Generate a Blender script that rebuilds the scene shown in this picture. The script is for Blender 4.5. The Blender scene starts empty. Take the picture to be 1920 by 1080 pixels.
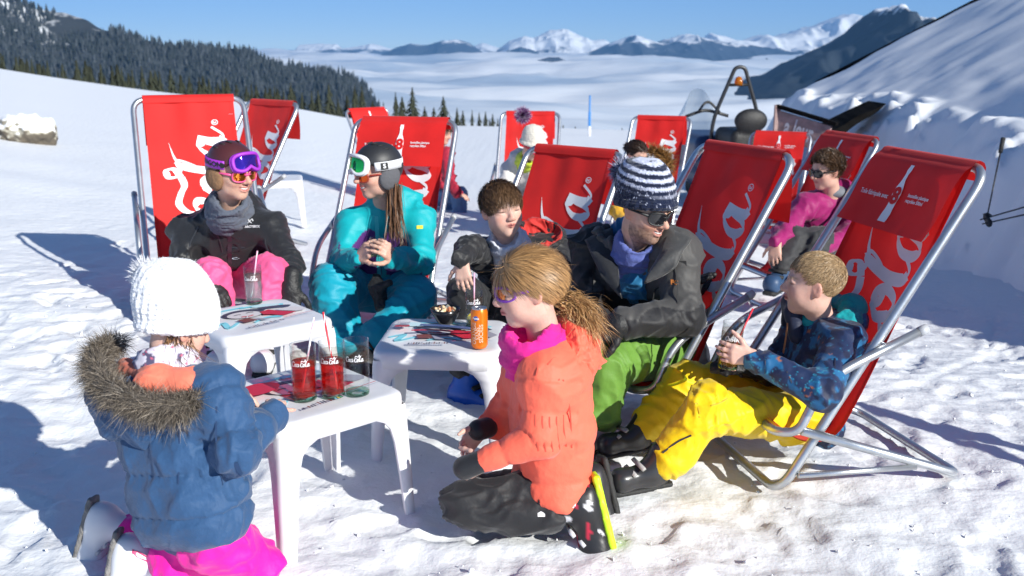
import bpy, math, random
import numpy as np
from mathutils import Vector, Matrix
random.seed(7); RNG = np.random.default_rng(11)
SC = bpy.context.scene; COL = SC.collection
# ------------------------------------------------------------------ camera, sky, sun, exposure
CAM_H = 1.5; FPX = 1920 * 35 / 36.0; PITCH = math.atan(455 / FPX)
cd = bpy.data.cameras.new('camera'); cam = bpy.data.objects.new('camera', cd); COL.objects.link(cam)
cd.lens = 35; cd.sensor_width = 36; cd.clip_start = .05; cd.clip_end = 120000
cam.location = (0, 0, CAM_H); cam.rotation_euler = (math.pi / 2 - PITCH, 0, 0)
cd.dof.use_dof = True; cd.dof.focus_distance = 3.3; cd.dof.aperture_fstop = 4.5
SC.camera = cam
SUN_EL = math.radians(25.5); SUN_H = Vector((.70, -.714, 0)).normalized()
wd = bpy.data.worlds.new('World'); SC.world = wd; wd.use_nodes = True
nt = wd.node_tree; bg = nt.nodes['Background']
sk = nt.nodes.new('ShaderNodeTexSky'); sk.sky_type = 'NISHITA'; sk.sun_disc = False
sk.sun_elevation = SUN_EL; sk.sun_rotation = math.atan2(SUN_H.x, SUN_H.y)
sk.altitude = 1900; sk.air_density = .6; sk.dust_density = 0; sk.ozone_density = 3.2
hs = nt.nodes.new('ShaderNodeHueSaturation'); hs.inputs['Saturation'].default_value = 1.0
nt.links.new(sk.outputs[0], hs.inputs['Color']); nt.links.new(hs.outputs[0], bg.inputs[0]); bg.inputs[1].default_value = .115
sd = bpy.data.lights.new('sun', 'SUN'); so = bpy.data.objects.new('sun', sd); COL.objects.link(so)
sd.energy = 4.6; sd.angle = math.radians(.55); sd.color = (1.0, .982, .915)
sdir = Vector((SUN_H.x * math.cos(SUN_EL), SUN_H.y * math.cos(SUN_EL), math.sin(SUN_EL)))
so.rotation_euler = sdir.to_track_quat('Z', 'Y').to_euler(); so.location = (12, -12, 14)
SC.view_settings.view_transform = 'Standard'; SC.view_settings.look = 'None'
SC.view_settings.exposure = .48; SC.view_settings.gamma = 1; SC.view_settings.use_curve_mapping = False
SC.cycles.max_bounces = 7; SC.cycles.transparent_max_bounces = 14; SC.cycles.volume_bounces = 0
SC.cycles.caustics_reflective = False; SC.cycles.caustics_refractive = False

def W(px, py, y):
    """world point seen at photo pixel (px,py) at distance y in front of the camera station"""
    u = (px - 960) / FPX; w = -(py - 540) / FPX
    c, s = math.cos(PITCH), math.sin(PITCH)
    d = np.array([u, c + w * s, -s + w * c]); d = d * (y / d[1])
    return np.array([d[0], d[1], d[2] + CAM_H])
V = lambda *a: np.array(a, float)
def unit(v): v = np.asarray(v, float); return v / (np.linalg.norm(v) + 1e-12)
# ------------------------------------------------------------------ noise
_T = np.random.default_rng(3).random((64, 64, 64)).astype(np.float32)
def vnoise(P, scale=1.0, seed=0):
    Q = np.asarray(P, np.float32) / scale + seed * 17.31
    I = np.floor(Q).astype(np.int64); F = (Q - I).astype(np.float32); F = F * F * (3 - 2 * F)
    r = 0
    for a in (0, 1):
        wa = F[..., 0] if a else 1 - F[..., 0]
        for b in (0, 1):
            wb = F[..., 1] if b else 1 - F[..., 1]
            for c in (0, 1):
                wc = F[..., 2] if c else 1 - F[..., 2]
                r = r + wa * wb * wc * _T[(I[..., 0] + a) & 63, (I[..., 1] + b) & 63, (I[..., 2] + c) & 63]
    return r * 2 - 1
def fbm(P, scale, oct=3, gain=.5, seed=0):
    r = 0; a = 1.0
    for i in range(oct): r = r + a * vnoise(P, scale / 2 ** i, seed + i); a *= gain
    return r
# ------------------------------------------------------------------ materials
MATS = {}
def newmat(name):
    m = bpy.data.materials.new(name); m.use_nodes = True; MATS[name] = m
    n = m.node_tree.nodes; return m, n, m.node_tree.links, n['Principled BSDF']
def mat(name, col, rough=.6, bump=0, bscale=60, var=.0, vscale=6, metal=0, sheen=0, spec=.5, coat=0, sss=0):
    if name in MATS: return MATS[name]
    m, n, l, p = newmat(name)
    p.inputs['Roughness'].default_value = rough; p.inputs['Metallic'].default_value = metal
    p.inputs['Specular IOR Level'].default_value = spec
    if sheen: p.inputs['Sheen Weight'].default_value = sheen
    if coat: p.inputs['Coat Weight'].default_value = coat
    if sss:
        p.inputs['Subsurface Weight'].default_value = sss; p.inputs['Subsurface Radius'].default_value = (.012, .006, .004)
        p.inputs['Subsurface Scale'].default_value = 1
    p.inputs['Base Color'].default_value = (*col, 1)
    tc = n.new('ShaderNodeTexCoord')
    if var:
        t = n.new('ShaderNodeTexNoise'); t.inputs['Scale'].default_value = vscale; t.inputs['Detail'].default_value = 4
        l.new(tc.outputs['Object'], t.inputs['Vector'])
        mp = n.new('ShaderNodeMapRange'); mp.inputs[3].default_value = 1 - var; mp.inputs[4].default_value = 1 + var
        mp.inputs[1].default_value = .3; mp.inputs[2].default_value = .7
        l.new(t.outputs[0], mp.inputs[0])
        mx = n.new('ShaderNodeVectorMath'); mx.operation = 'SCALE'; mx.inputs[0].default_value = col
        l.new(mp.outputs[0], mx.inputs['Scale']); l.new(mx.outputs[0], p.inputs['Base Color'])
    if bump:
        t = n.new('ShaderNodeTexNoise'); t.inputs['Scale'].default_value = bscale; t.inputs['Detail'].default_value = 3
        l.new(tc.outputs['Object'], t.inputs['Vector'])
        b = n.new('ShaderNodeBump'); b.inputs['Strength'].default_value = bump; b.inputs['Distance'].default_value = .01
        l.new(t.outputs[0], b.inputs['Height']); l.new(b.outputs[0], p.inputs['Normal'])
    return m
def cloth(name, col, rough=.62, bump=.35, bscale=45, var=.06):
    m = mat(name, col, rough, bump, bscale, var, 14, sheen=.15, spec=.35); crease(m); return m
def crease(m, scale=8, strength=.30):
    n = m.node_tree.nodes; l = m.node_tree.links; p = n['Principled BSDF']; tc = n.new('ShaderNodeTexCoord')
    t = n.new('ShaderNodeTexNoise'); t.noise_type = 'RIDGED_MULTIFRACTAL'; t.inputs['Scale'].default_value = scale; t.inputs['Detail'].default_value = 2.5; t.inputs['Distortion'].default_value = .6
    mp = n.new('ShaderNodeMapping'); mp.inputs['Scale'].default_value = (1.3, 1.3, .55); mp.inputs['Rotation'].default_value = (.5, .4, 0); l.new(tc.outputs['Object'], mp.inputs[0]); l.new(mp.outputs[0], t.inputs['Vector'])
    b = n.new('ShaderNodeBump'); b.inputs['Strength'].default_value = strength; b.inputs['Distance'].default_value = .014; l.new(t.outputs[0], b.inputs['Height'])
    if p.inputs['Normal'].is_linked: l.new(p.inputs['Normal'].links[0].from_socket, b.inputs['Normal'])
    l.new(b.outputs[0], p.inputs['Normal'])
def knit(name, cols, scale=160, stripe=None):
    """knitted yarn: wave rows with stitch bump; cols = two yarn colours"""
    m, n, l, p = newmat(name); p.inputs['Roughness'].default_value = .95; p.inputs['Specular IOR Level'].default_value = .15
    p.inputs['Sheen Weight'].default_value = .3
    tc = n.new('ShaderNodeTexCoord')
    w = n.new('ShaderNodeTexWave'); w.wave_type = 'BANDS'; w.bands_direction = 'Z'
    w.inputs['Scale'].default_value = scale / 6.28; w.inputs['Distortion'].default_value = 1.5; w.inputs['Detail'].default_value = 2
    w.inputs['Detail Scale'].default_value = 6
    v = n.new('ShaderNodeTexVoronoi'); v.inputs['Scale'].default_value = scale * .9
    l.new(tc.outputs['Object'], w.inputs['Vector']); l.new(tc.outputs['Object'], v.inputs['Vector'])
    ad = n.new('ShaderNodeMath'); ad.operation = 'ADD'; l.new(w.outputs['Fac'], ad.inputs[0]); l.new(v.outputs['Distance'], ad.inputs[1])
    b = n.new('ShaderNodeBump'); b.inputs['Strength'].default_value = .5; b.inputs['Distance'].default_value = .005
    l.new(ad.outputs[0], b.inputs['Height']); l.new(b.outputs[0], p.inputs['Normal'])
    p.inputs['Base Color'].default_value = (*cols[0], 1)
    if len(cols) > 1:
        a = n.new('ShaderNodeAttribute'); a.attribute_name = 'Col'
        l.new(a.outputs['Color'], p.inputs['Base Color'])
    return m
def vcol(name, rough=.6, bump=.2, bscale=60, sheen=0, spec=.35, sss=0):
    """surface coloured by the piece's own printed / natural colour attribute"""
    m, n, l, p = newmat(name); p.inputs['Roughness'].default_value = rough; p.inputs['Specular IOR Level'].default_value = spec
    a = n.new('ShaderNodeAttribute'); a.attribute_name = 'Col'; l.new(a.outputs['Color'], p.inputs['Base Color'])
    if sheen: p.inputs['Sheen Weight'].default_value = sheen
    if sss:
        p.inputs['Subsurface Weight'].default_value = sss; p.inputs['Subsurface Radius'].default_value = (.014, .006, .003)
        p.inputs['Subsurface Scale'].default_value = .8
    if bump:
        tc = n.new('ShaderNodeTexCoord'); t = n.new('ShaderNodeTexNoise'); t.inputs['Scale'].default_value = bscale; t.inputs['Detail'].default_value = 3
        l.new(tc.outputs['Object'], t.inputs['Vector'])
        b = n.new('ShaderNodeBump'); b.inputs['Strength'].default_value = bump; b.inputs['Distance'].default_value = .006
        l.new(t.outputs[0], b.inputs['Height']); l.new(b.outputs[0], p.inputs['Normal'])
    return m
def clear(name, tint, gloss=.04, rough=.02, diff=0, dcol=(1, 1, 1)):
    """thin clear or tinted transparent wall: tint by transmission, Fresnel sheen, a little body colour"""
    m = bpy.data.materials.new(name); m.use_nodes = True; MATS[name] = m
    n = m.node_tree.nodes; l = m.node_tree.links; n.remove(n['Principled BSDF']); out = n['Material Output']
    t = n.new('ShaderNodeBsdfTransparent'); t.inputs[0].default_value = (*tint, 1)
    base = t
    if diff:
        d = n.new('ShaderNodeBsdfTranslucent'); d.inputs[0].default_value = (*dcol, 1)
        d2 = n.new('ShaderNodeBsdfDiffuse'); d2.inputs[0].default_value = (*dcol, 1)
        dm = n.new('ShaderNodeMixShader'); l.new(d.outputs[0], dm.inputs[1]); l.new(d2.outputs[0], dm.inputs[2])
        mm = n.new('ShaderNodeMixShader'); mm.inputs[0].default_value = diff
        l.new(t.outputs[0], mm.inputs[1]); l.new(dm.outputs[0], mm.inputs[2]); base = mm
    g = n.new('ShaderNodeBsdfGlossy'); g.inputs['Roughness'].default_value = rough
    lw = n.new('ShaderNodeLayerWeight'); lw.inputs['Blend'].default_value = .5; fr = n.new('ShaderNodeMath'); fr.operation = 'POWER'; fr.inputs[1].default_value = 4; l.new(lw.outputs['Facing'], fr.inputs[0])
    ad = n.new('ShaderNodeMath'); ad.operation = 'ADD'; ad.operation = 'MULTIPLY_ADD'; ad.inputs[1].default_value = .55; ad.inputs[2].default_value = gloss; l.new(fr.outputs[0], ad.inputs[0])
    mx = n.new('ShaderNodeMixShader'); l.new(ad.outputs[0], mx.inputs[0]); l.new(base.outputs[0], mx.inputs[1]); l.new(g.outputs[0], mx.inputs[2])
    l.new(mx.outputs[0], out.inputs[0]); return m
# ------------------------------------------------------------------ objects
def mesh_np(name, v, faces, mats, cols=None, smooth=True, midx=None):
    v = np.asarray(v, np.float32).reshape(-1, 3); me = bpy.data.meshes.new(name)
    if isinstance(faces, np.ndarray):
        k = faces.shape[1]; nf = len(faces)
        me.vertices.add(len(v)); me.vertices.foreach_set('co', v.ravel())
        me.loops.add(nf * k); me.loops.foreach_set('vertex_index', faces.astype(np.int32).ravel())
        me.polygons.add(nf); me.polygons.foreach_set('loop_start', np.arange(0, nf * k, k, dtype=np.int32))
        me.update(calc_edges=True); me.validate()
    else:
        me.from_pydata(v.tolist(), [], faces)
    if not isinstance(mats, (list, tuple)): mats = [mats]
    for m in mats: me.materials.append(m)
    if smooth: me.polygons.foreach_set('use_smooth', np.ones(len(me.polygons), bool))
    if midx is not None: me.polygons.foreach_set('material_index', np.asarray(midx, np.int32))
    if cols is not None:
        a = me.color_attributes.new('Col', 'FLOAT_COLOR', 'POINT')
        c = np.ones((len(v), 4), np.float32); c[:, :3] = cols; a.data.foreach_set('color', c.ravel())
    return me
def link(name, me, parent=None, loc=None):
    o = bpy.data.objects.new(name, me); COL.objects.link(o)
    if parent is not None: o.parent = parent
    if loc is not None: o.location = loc
    return o
def tag(o, label, cat, group=None):
    o['label'] = label; o['category'] = cat
    if group: o['group'] = group
    return o
def thing(name, loc, label, cat, group=None, rz=0):
    o = bpy.data.objects.new(name, None); COL.objects.link(o); o.location = tuple(float(t) for t in loc); o.rotation_euler = (0, 0, rz)
    o.empty_display_size = .1
    return tag(o, label, cat, group)
def structure(o): o['kind'] = 'structure'; return o
def stuff(o): o['kind'] = 'stuff'; return o
def copy_tree(o, parent=None):
    c = o.copy(); COL.objects.link(c); c.parent = parent
    for ch in list(o.children): copy_tree(ch, c)
    return c
class MB:
    """collects shapes into one mesh"""
    def __init__(s): s.v = []; s.f = []; s.m = []; s.n = 0
    def add(s, v, f, mi=0):
        v = np.asarray(v, float).reshape(-1, 3)
        s.v.append(v); s.f += [tuple(i + s.n for i in q) for q in f]; s.m += [mi] * len(f); s.n += len(v); return s
    def build(s, name, mats, parent=None, smooth=True, origin=None, cols=None):
        v = np.concatenate(s.v)
        if origin is not None: v = v - np.asarray(origin)
        return link(name, mesh_np(name, v, s.f, mats, cols, smooth, s.m), parent)
def fillet(pts, rad, seg=5, closed=False):
    pts = [np.asarray(p, float) for p in pts]; n = len(pts); out = []
    for i, p in enumerate(pts):
        if not closed and i in (0, n - 1): out.append(p); continue
        a, b = pts[i - 1], pts[(i + 1) % n]
        r = rad[i] if isinstance(rad, (list, tuple)) else rad
        da, db = a - p, b - p; r1 = min(r, np.linalg.norm(da) * .49, np.linalg.norm(db) * .49)
        A = p + unit(da) * r1; B = p + unit(db) * r1
        for j in range(seg + 1):
            t = j / seg; out.append((1 - t) ** 2 * A + 2 * t * (1 - t) * p + t * t * B)
    return out
def tube(pts, r, n=10, closed=False, cap=True):
    P = np.array(pts, float); m = len(P); r = np.broadcast_to(np.asarray(r, float), (m,))
    T = np.roll(P, -1, 0) - np.roll(P, 1, 0)
    if not closed: T[0] = P[1] - P[0]; T[-1] = P[-1] - P[-2]
    T /= np.linalg.norm(T, axis=1)[:, None] + 1e-12
    N = np.cross(T[0], (0, 0, 1.0));
    if np.linalg.norm(N) < .1: N = np.cross(T[0], (1.0, 0, 0))
    N = unit(N); v = []; a = np.arange(n) * 2 * math.pi / n
    for i in range(m):
        N = unit(N - T[i] * np.dot(N, T[i])); B = np.cross(T[i], N)
        v.append(P[i] + r[i] * (np.cos(a)[:, None] * N + np.sin(a)[:, None] * B))
    f = []
    for i in range(m if closed else m - 1):
        for j in range(n): f.append((i * n + j, i * n + (j + 1) % n, ((i + 1) % m) * n + (j + 1) % n, ((i + 1) % m) * n + j))
    if not closed and cap: f.append(tuple(range(n))[::-1]); f.append(tuple(range((m - 1) * n, m * n)))
    return np.concatenate(v), f
def box(c, s, R=None):
    c = np.asarray(c, float); h = np.asarray(s, float) / 2
    v = np.array([[x, y, z] for x in (-1, 1) for y in (-1, 1) for z in (-1, 1)], float) * h
    if R is not None: v = v @ np.asarray(R).T
    return v + c, [(0, 1, 3, 2), (4, 6, 7, 5), (0, 4, 5, 1), (2, 3, 7, 6), (0, 2, 6, 4), (1, 5, 7, 3)]
def lathe(prof, n=24, close=False):
    prof = np.array(prof, float); m = len(prof); a = np.arange(n) * 2 * math.pi / n
    v = np.stack([prof[:, 0:1] * np.cos(a), prof[:, 0:1] * np.sin(a), np.repeat(prof[:, 1:2], n, 1)], -1).reshape(-1, 3)
    f = [(i * n + j, i * n + (j + 1) % n, (i + 1) * n + (j + 1) % n, (i + 1) * n + j) for i in range(m - 1) for j in range(n)]
    return v, f
def grid(fn, nu, nv):
    u, v = np.meshgrid(np.linspace(0, 1, nu), np.linspace(0, 1, nv), indexing='ij')
    P = fn(u.ravel(), v.ravel())
    f = [(i * nv + j, (i + 1) * nv + j, (i + 1) * nv + j + 1, i * nv + j + 1) for i in range(nu - 1) for j in range(nv - 1)]
    return P, f
def frame(fwd, up=(0, 0, 1)):
    """columns right, forward, up"""
    F = unit(fwd); R_ = unit(np.cross(F, up)); U = np.cross(R_, F); return np.stack([R_, F, U], 1)
# ------------------------------------------------------------------ signed-distance modelling
class Sdf:
    def __init__(s, h): s.h = h; s.ops = []
    def cone(s, a, b, ra, rb=None, k=.02, sub=False):
        a = np.asarray(a, float); b = np.asarray(b, float); rb = ra if rb is None else rb; r = max(ra, rb)
        def fn(X, Y, Z):
            d = b - a; L = d @ d + 1e-12; x, y, z = X - a[0], Y - a[1], Z - a[2]
            t = np.clip((x * d[0] + y * d[1] + z * d[2]) / L, 0, 1)
            return np.sqrt((x - t * d[0]) ** 2 + (y - t * d[1]) ** 2 + (z - t * d[2]) ** 2) - (ra + (rb - ra) * t)
        s.ops.append((np.minimum(a, b) - r, np.maximum(a, b) + r, fn, k, sub)); return s
    def chain(s, pts, rs, k=.02):
        for i in range(len(pts) - 1): s.cone(pts[i], pts[i + 1], rs[i], rs[i + 1], k)
        return s
    def ell(s, c, r, R=None, k=.02, sub=False):
        c = np.asarray(c, float); r = np.broadcast_to(np.asarray(r, float), (3,)); R = np.eye(3) if R is None else np.asarray(R)
        ext = np.sqrt(((R * r) ** 2).sum(1))
        def fn(X, Y, Z):
            x, y, z = X - c[0], Y - c[1], Z - c[2]
            q = [(x * R[0, i] + y * R[1, i] + z * R[2, i]) for i in range(3)]
            k0 = np.sqrt((q[0] / r[0]) ** 2 + (q[1] / r[1]) ** 2 + (q[2] / r[2]) ** 2)
            k1 = np.sqrt((q[0] / r[0] ** 2) ** 2 + (q[1] / r[1] ** 2) ** 2 + (q[2] / r[2] ** 2) ** 2) + 1e-9
            return k0 * (k0 - 1) / k1
        s.ops.append((c - ext, c + ext, fn, k, sub)); return s
    def box(s, c, half, R=None, rnd=.01, k=.01, sub=False):
        c = np.asarray(c, float); half = np.asarray(half, float); R = np.eye(3) if R is None else np.asarray(R)
        ext = np.abs(R) @ half
        def fn(X, Y, Z):
            x, y, z = X - c[0], Y - c[1], Z - c[2]
            q = [np.abs(x * R[0, i] + y * R[1, i] + z * R[2, i]) - half[i] + rnd for i in range(3)]
            o = np.sqrt(np.maximum(q[0], 0) ** 2 + np.maximum(q[1], 0) ** 2 + np.maximum(q[2], 0) ** 2)
            return o + np.minimum(np.maximum(np.maximum(q[0], q[1]), q[2]), 0) - rnd
        s.ops.append((c - ext, c + ext, fn, k, sub)); return s
    def cut(s, p, n, k=.006):
        p = np.asarray(p, float); n = unit(n)
        s.ops.append((None, None, lambda X, Y, Z: -((X - p[0]) * n[0] + (Y - p[1]) * n[1] + (Z - p[2]) * n[2]), k, True)); return s
    def mesh(s, smooth=1):
        h = s.h; pos = [o for o in s.ops if not o[4]]
        lo = np.min([o[0] for o in pos], 0) - 4 * h; hi = np.max([o[1] for o in pos], 0) + 4 * h
        n = np.ceil((hi - lo) / h).astype(int) + 1; D = np.full(n, .5, np.float32)
        ax = [(lo[i] + h * np.arange(n[i])).astype(np.float32) for i in range(3)]
        for (a, b, fn, k, sub) in s.ops:
            if a is None: i0 = np.zeros(3, int); i1 = n
            else:
                mg = k + 3 * h
                i0 = np.clip(np.floor((a - mg - lo) / h).astype(int), 0, n); i1 = np.clip(np.ceil((b + mg - lo) / h).astype(int) + 1, 0, n)
            if (i1 <= i0).any(): continue
            sl = tuple(slice(i0[j], i1[j]) for j in range(3)); A = D[sl]
            d = fn(ax[0][sl[0]][:, None, None], ax[1][sl[1]][None, :, None], ax[2][sl[2]][None, None, :]).astype(np.float32)
            k = max(k, 1e-4)
            if sub: d = -d; g = np.maximum(k - np.abs(A - d), 0) / k; D[sl] = np.maximum(A, d) + g * g * k * .25
            else: g = np.maximum(k - np.abs(A - d), 0) / k; D[sl] = np.minimum(A, d) - g * g * k * .25
        v, q = surfnet(D, lo, h)
        for _ in range(smooth): v = relax(v, q, .5)
        return v, q
def surfnet(D, lo, h):
    I = D < 0; c = lambda A, i, j, k: A[i:A.shape[0] - 1 + i, j:A.shape[1] - 1 + j, k:A.shape[2] - 1 + k]
    CO = [(i, j, k) for i in (0, 1) for j in (0, 1) for k in (0, 1)]
    S = np.zeros(tuple(t - 1 for t in D.shape), np.int8)
    for o in CO: S += c(I, *o)
    M = (S > 0) & (S < 8); idx = np.argwhere(M); vid = np.full(M.shape, -1, np.int32); vid[M] = np.arange(len(idx), dtype=np.int32)
    val = np.stack([D[idx[:, 0] + o[0], idx[:, 1] + o[1], idx[:, 2] + o[2]] for o in CO], 1)
    acc = np.zeros((len(idx), 3)); cnt = np.zeros(len(idx))
    for a in range(8):
        for b in range(a + 1, 8):
            if sum(abs(CO[a][t] - CO[b][t]) for t in range(3)) != 1: continue
            va, vb = val[:, a], val[:, b]; x = (va < 0) != (vb < 0); t = np.where(x, va / np.where(x, va - vb, 1), 0)
            acc += x[:, None] * (np.array(CO[a]) + t[:, None] * (np.array(CO[b]) - np.array(CO[a]))); cnt += x
    pos = lo + h * (idx + acc / cnt[:, None]); qs = []
    for axis in range(3):
        sl0 = [slice(1, -1)] * 3; sl1 = [slice(1, -1)] * 3; sl0[axis] = slice(0, -1); sl1[axis] = slice(1, None)
        A, B = I[tuple(sl0)], I[tuple(sl1)]; e = np.argwhere(A != B)
        if not len(e): continue
        off = np.ones(3, int); off[axis] = 0; e = e + off; sgn = I[e[:, 0], e[:, 1], e[:, 2]]
        u, w = [(1, 2), (2, 0), (0, 1)][axis]
        def cell(du, dw): g = e.copy(); g[:, u] -= du; g[:, w] -= dw; return vid[g[:, 0], g[:, 1], g[:, 2]]
        q = np.stack([cell(1, 1), cell(0, 1), cell(0, 0), cell(1, 0)], 1); q[~sgn] = q[~sgn][:, ::-1]; qs.append(q)
    return pos, np.concatenate(qs)
def relax(v, q, w):
    acc = np.zeros_like(v); cnt = np.zeros(len(v))
    for a in range(4):
        for b in (1, 3):
            np.add.at(acc, q[:, a], v[q[:, (a + b) % 4]]); np.add.at(cnt, q[:, a], 1)
    return v + w * (acc / np.maximum(cnt, 1)[:, None] - v)
def vnormals(v, q):
    n = np.cross(v[q[:, 2]] - v[q[:, 0]], v[q[:, 3]] - v[q[:, 1]]); N = np.zeros_like(v)
    for a in range(4): np.add.at(N, q[:, a], n)
    return N / (np.linalg.norm(N, axis=1)[:, None] + 1e-12)
CURJ = {}
def gather(v, seed):
    """short crosswise folds bunched at elbows, knees and ankles of the figure being dressed"""
    r = np.zeros(len(v))
    for a, b, c, rad, am in (('sh', 'el', 'wr', .11, .0075), ('hp', 'kn', 'an', .15, .0095), ('kn', 'an', 'kn', .12, .009), ('el', 'wr', 'el', .08, .005)):
        for sd in 'LR':
            if b + sd not in CURJ or a + sd not in CURJ or c + sd not in CURJ: continue
            p = CURJ[b + sd]; ax = unit(CURJ[c + sd] - CURJ[a + sd]) if a != c else unit(p - CURJ[a + sd]); d = v - p; w = np.exp(-(d * d).sum(1) / rad ** 2)
            if w.max() < .05: continue
            s = d @ ax; r += am * w * (1 - 1.9 * np.abs(np.sin(s * 62 + 2.6 * vnoise(v, .07, seed + 3)))) * (.6 + .7 * vnoise(v, .09, seed + 8))
    return r
def wrinkle(v, q, amp=.006, scale=.07, seed=0, stretch=(1, 1, 1.6)):
    """cloth folds: long sharp-crested ridges in two crossing directions, displaced along the normals"""
    N = vnormals(v, q); r_ = np.random.default_rng(100 + seed); out = 0
    w = .4 * scale * np.stack([vnoise(v, scale * 1.5, seed + 5), vnoise(v, scale * 1.5, seed + 6), vnoise(v, scale * 1.5, seed + 7)], -1)
    for j, (sc, a) in enumerate(((scale, .8), (scale * .8, .65), (scale * .42, .34))):
        ax = r_.normal(size=3); ax[2] *= .5; ax /= np.linalg.norm(ax)
        P = v + w; al = P @ ax; P = P - .84 * al[:, None] * ax          # squeeze along ax: folds run that way
        n = np.abs(vnoise(P, sc, seed + 11 * j)); out = out + a * ((1 - np.minimum(n * 2.2, 1)) ** 1.5 - .33)
    big = vnoise(v, scale * 2.2, seed + 40)
    return v + N * (amp * (out * 2.5 * (.6 + .6 * big) - .35) + gather(v, seed))[:, None]
# ================================================================== SETTING
SKYL = [(-400, 85), (0, 119), (140, 143), (287, 163), (557, 200), (640, 217), (740, 235), (1000, 240), (1150, 245), (1450, 250), (2400, 255)]
_saz = [math.atan((a - 960) / FPX) for a, b in SKYL]; _san = [PITCH - math.atan((540 - b) / FPX) for a, b in SKYL]
def terr(x, y):
    x = np.asarray(x, float); y = np.asarray(y, float)
    az = np.arctan2(x, y); r = np.hypot(x, y)
    zc = CAM_H - 40 * np.tan(np.interp(az, _saz, _san)); t = np.clip((r - 4) / 36, 0, 1)
    z = zc * t + .09 * np.exp(-((x + 1.8) ** 2 + (y - 5.6) ** 2) / 2) - .07 * np.exp(-((x - .05) ** 2 + (y - 4.8) ** 2) / .5) - .22 * np.exp(-((x - 2.7) / .9) ** 2 - ((y - 8.3) / 3) ** 2)
    d = np.maximum(r - 40, 0); return z - .06 * d - .0022 * d * d / (1 + d / 150)
def snow_relief(x, y):
    P = np.stack([x, y, 0 * x], -1); r = np.hypot(x, y - 3)
    tr = np.clip(1.25 - np.hypot(x * .8, y - 3.2) / 9, .35, 1)
    lump = fbm(P, .42, 2, .5, 1) * .013 + (1 - np.abs(vnoise(P, .16, 4)) * 2) * .0075 + np.minimum(vnoise(P, .11, 9), .1) * .010
    lump += vnoise(P * np.array([1, 1.6, 1]), .045, 12) * .0042
    # drifts further out, brushed by the wind
    dr = vnoise(P * np.array([.35, 1.6, 1]), 1.3, 21) * .03 * np.clip((np.hypot(x, y) - 4) / 6, 0, 1)
    # a ski track curving past the right-hand chair
    ty = np.interp(x, [1.2, 1.5, 2.03, 2.62, 3.25, 3.6], [4.02, 4.16, 4.6, 5.28, 6.45, 7.6])
    trk = np.where((x > 1.3) & (x < 3.5), (-.011 * np.exp(-((y - ty) / .03) ** 2) + .004 * np.exp(-((y - ty - .06) / .04) ** 2)) * (.7 + .5 * vnoise(P, .35, 17)), 0)
    return lump * tr + dr + trk
def boot_prints(gx, gy, gz, xs, ys, n=330):
    r = np.random.default_rng(77)
    for _ in range(n):
        cx = r.uniform(-3.1, 3.3); cy = r.uniform(2.0, 7.5); a = r.normal(0, .9) + 1.57; L, B, dp = r.uniform(.11, .15), r.uniform(.045, .06), r.uniform(.005, .016)
        i0, i1 = np.searchsorted(xs, (cx - .24, cx + .24)); j0, j1 = np.searchsorted(ys, (cy - .24, cy + .24))
        if i1 - i0 < 3 or j1 - j0 < 3: continue
        X = gx[i0:i1, j0:j1] - cx; Y = gy[i0:i1, j0:j1] - cy; u = X * math.cos(a) + Y * math.sin(a); w = -X * math.sin(a) + Y * math.cos(a)
        d = np.sqrt((u / L) ** 2 + (w / (B * (1 + .25 * np.clip(u / L, -1, 1)))) ** 2) - 1
        gz[i0:i1, j0:j1] += -dp / (1 + np.exp(d * 13)) + dp * .45 * np.exp(-((d - .25) / .2) ** 2)
    return gz
def axis(lo, hi, a, b, step, g=1.16):
    c = list(np.arange(a, b, step)); s = step
    while c[-1] < hi: s = min(s * g, 9); c.append(c[-1] + s)
    s = step
    while c[0] > lo: s = min(s * g, 9); c.insert(0, c[0] - s)
    return np.array(c)
ax_ = axis(-170, 170, -3.2, 3.4, .0235, 1.06); ay_ = axis(-40, 230, 1.9, 6.2, .0235, 1.06)
gx, gy = np.meshgrid(ax_, ay_, indexing='ij'); gz = terr(gx, gy) + snow_relief(gx, gy) * np.where(np.hypot(gx, gy) > 30, .3, 1)
gz = boot_prints(gx, gy, gz, ax_, ay_)
nx, ny = gx.shape; ii, jj = np.meshgrid(np.arange(nx - 1), np.arange(ny - 1), indexing='ij'); i0 = (ii * ny + jj).ravel()
m, n, l, p = newmat('snow'); p.inputs['Base Color'].default_value = (.84, .855, .875, 1); p.inputs['Roughness'].default_value = .55
p.inputs['Specular IOR Level'].default_value = .25
p.inputs['Subsurface Weight'].default_value = .0
tc = n.new('ShaderNodeTexCoord')
def _nz(sc, det): t = n.new('ShaderNodeTexNoise'); t.inputs['Scale'].default_value = sc; t.inputs['Detail'].default_value = det; l.new(tc.outputs['Object'], t.inputs['Vector']); return t
a1 = _nz(13, 5); a2 = _nz(75, 4)
b1 = n.new('ShaderNodeBump'); b1.inputs['Strength'].default_value = .42; b1.inputs['Distance'].default_value = .03; l.new(a1.outputs[0], b1.inputs['Height'])
b2 = n.new('ShaderNodeBump'); b2.inputs['Strength'].default_value = .22; b2.inputs['Distance'].default_value = .006; l.new(a2.outputs[0], b2.inputs['Height'])
l.new(b1.outputs[0], b2.inputs['Normal']); l.new(b2.outputs[0], p.inputs['Normal'])
SNOW = m
structure(link('snow_ground', mesh_np('snow_ground', np.stack([gx, gy, gz], -1), np.stack([i0, i0 + ny, i0 + ny + 1, i0 + 1], 1), SNOW)))
rc = np.random.default_rng(9); nc = 1100; cxy = np.stack([rc.uniform(-3, 3.2, nc), 2.0 + rc.random(nc) ** 1.4 * 5], -1)
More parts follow.
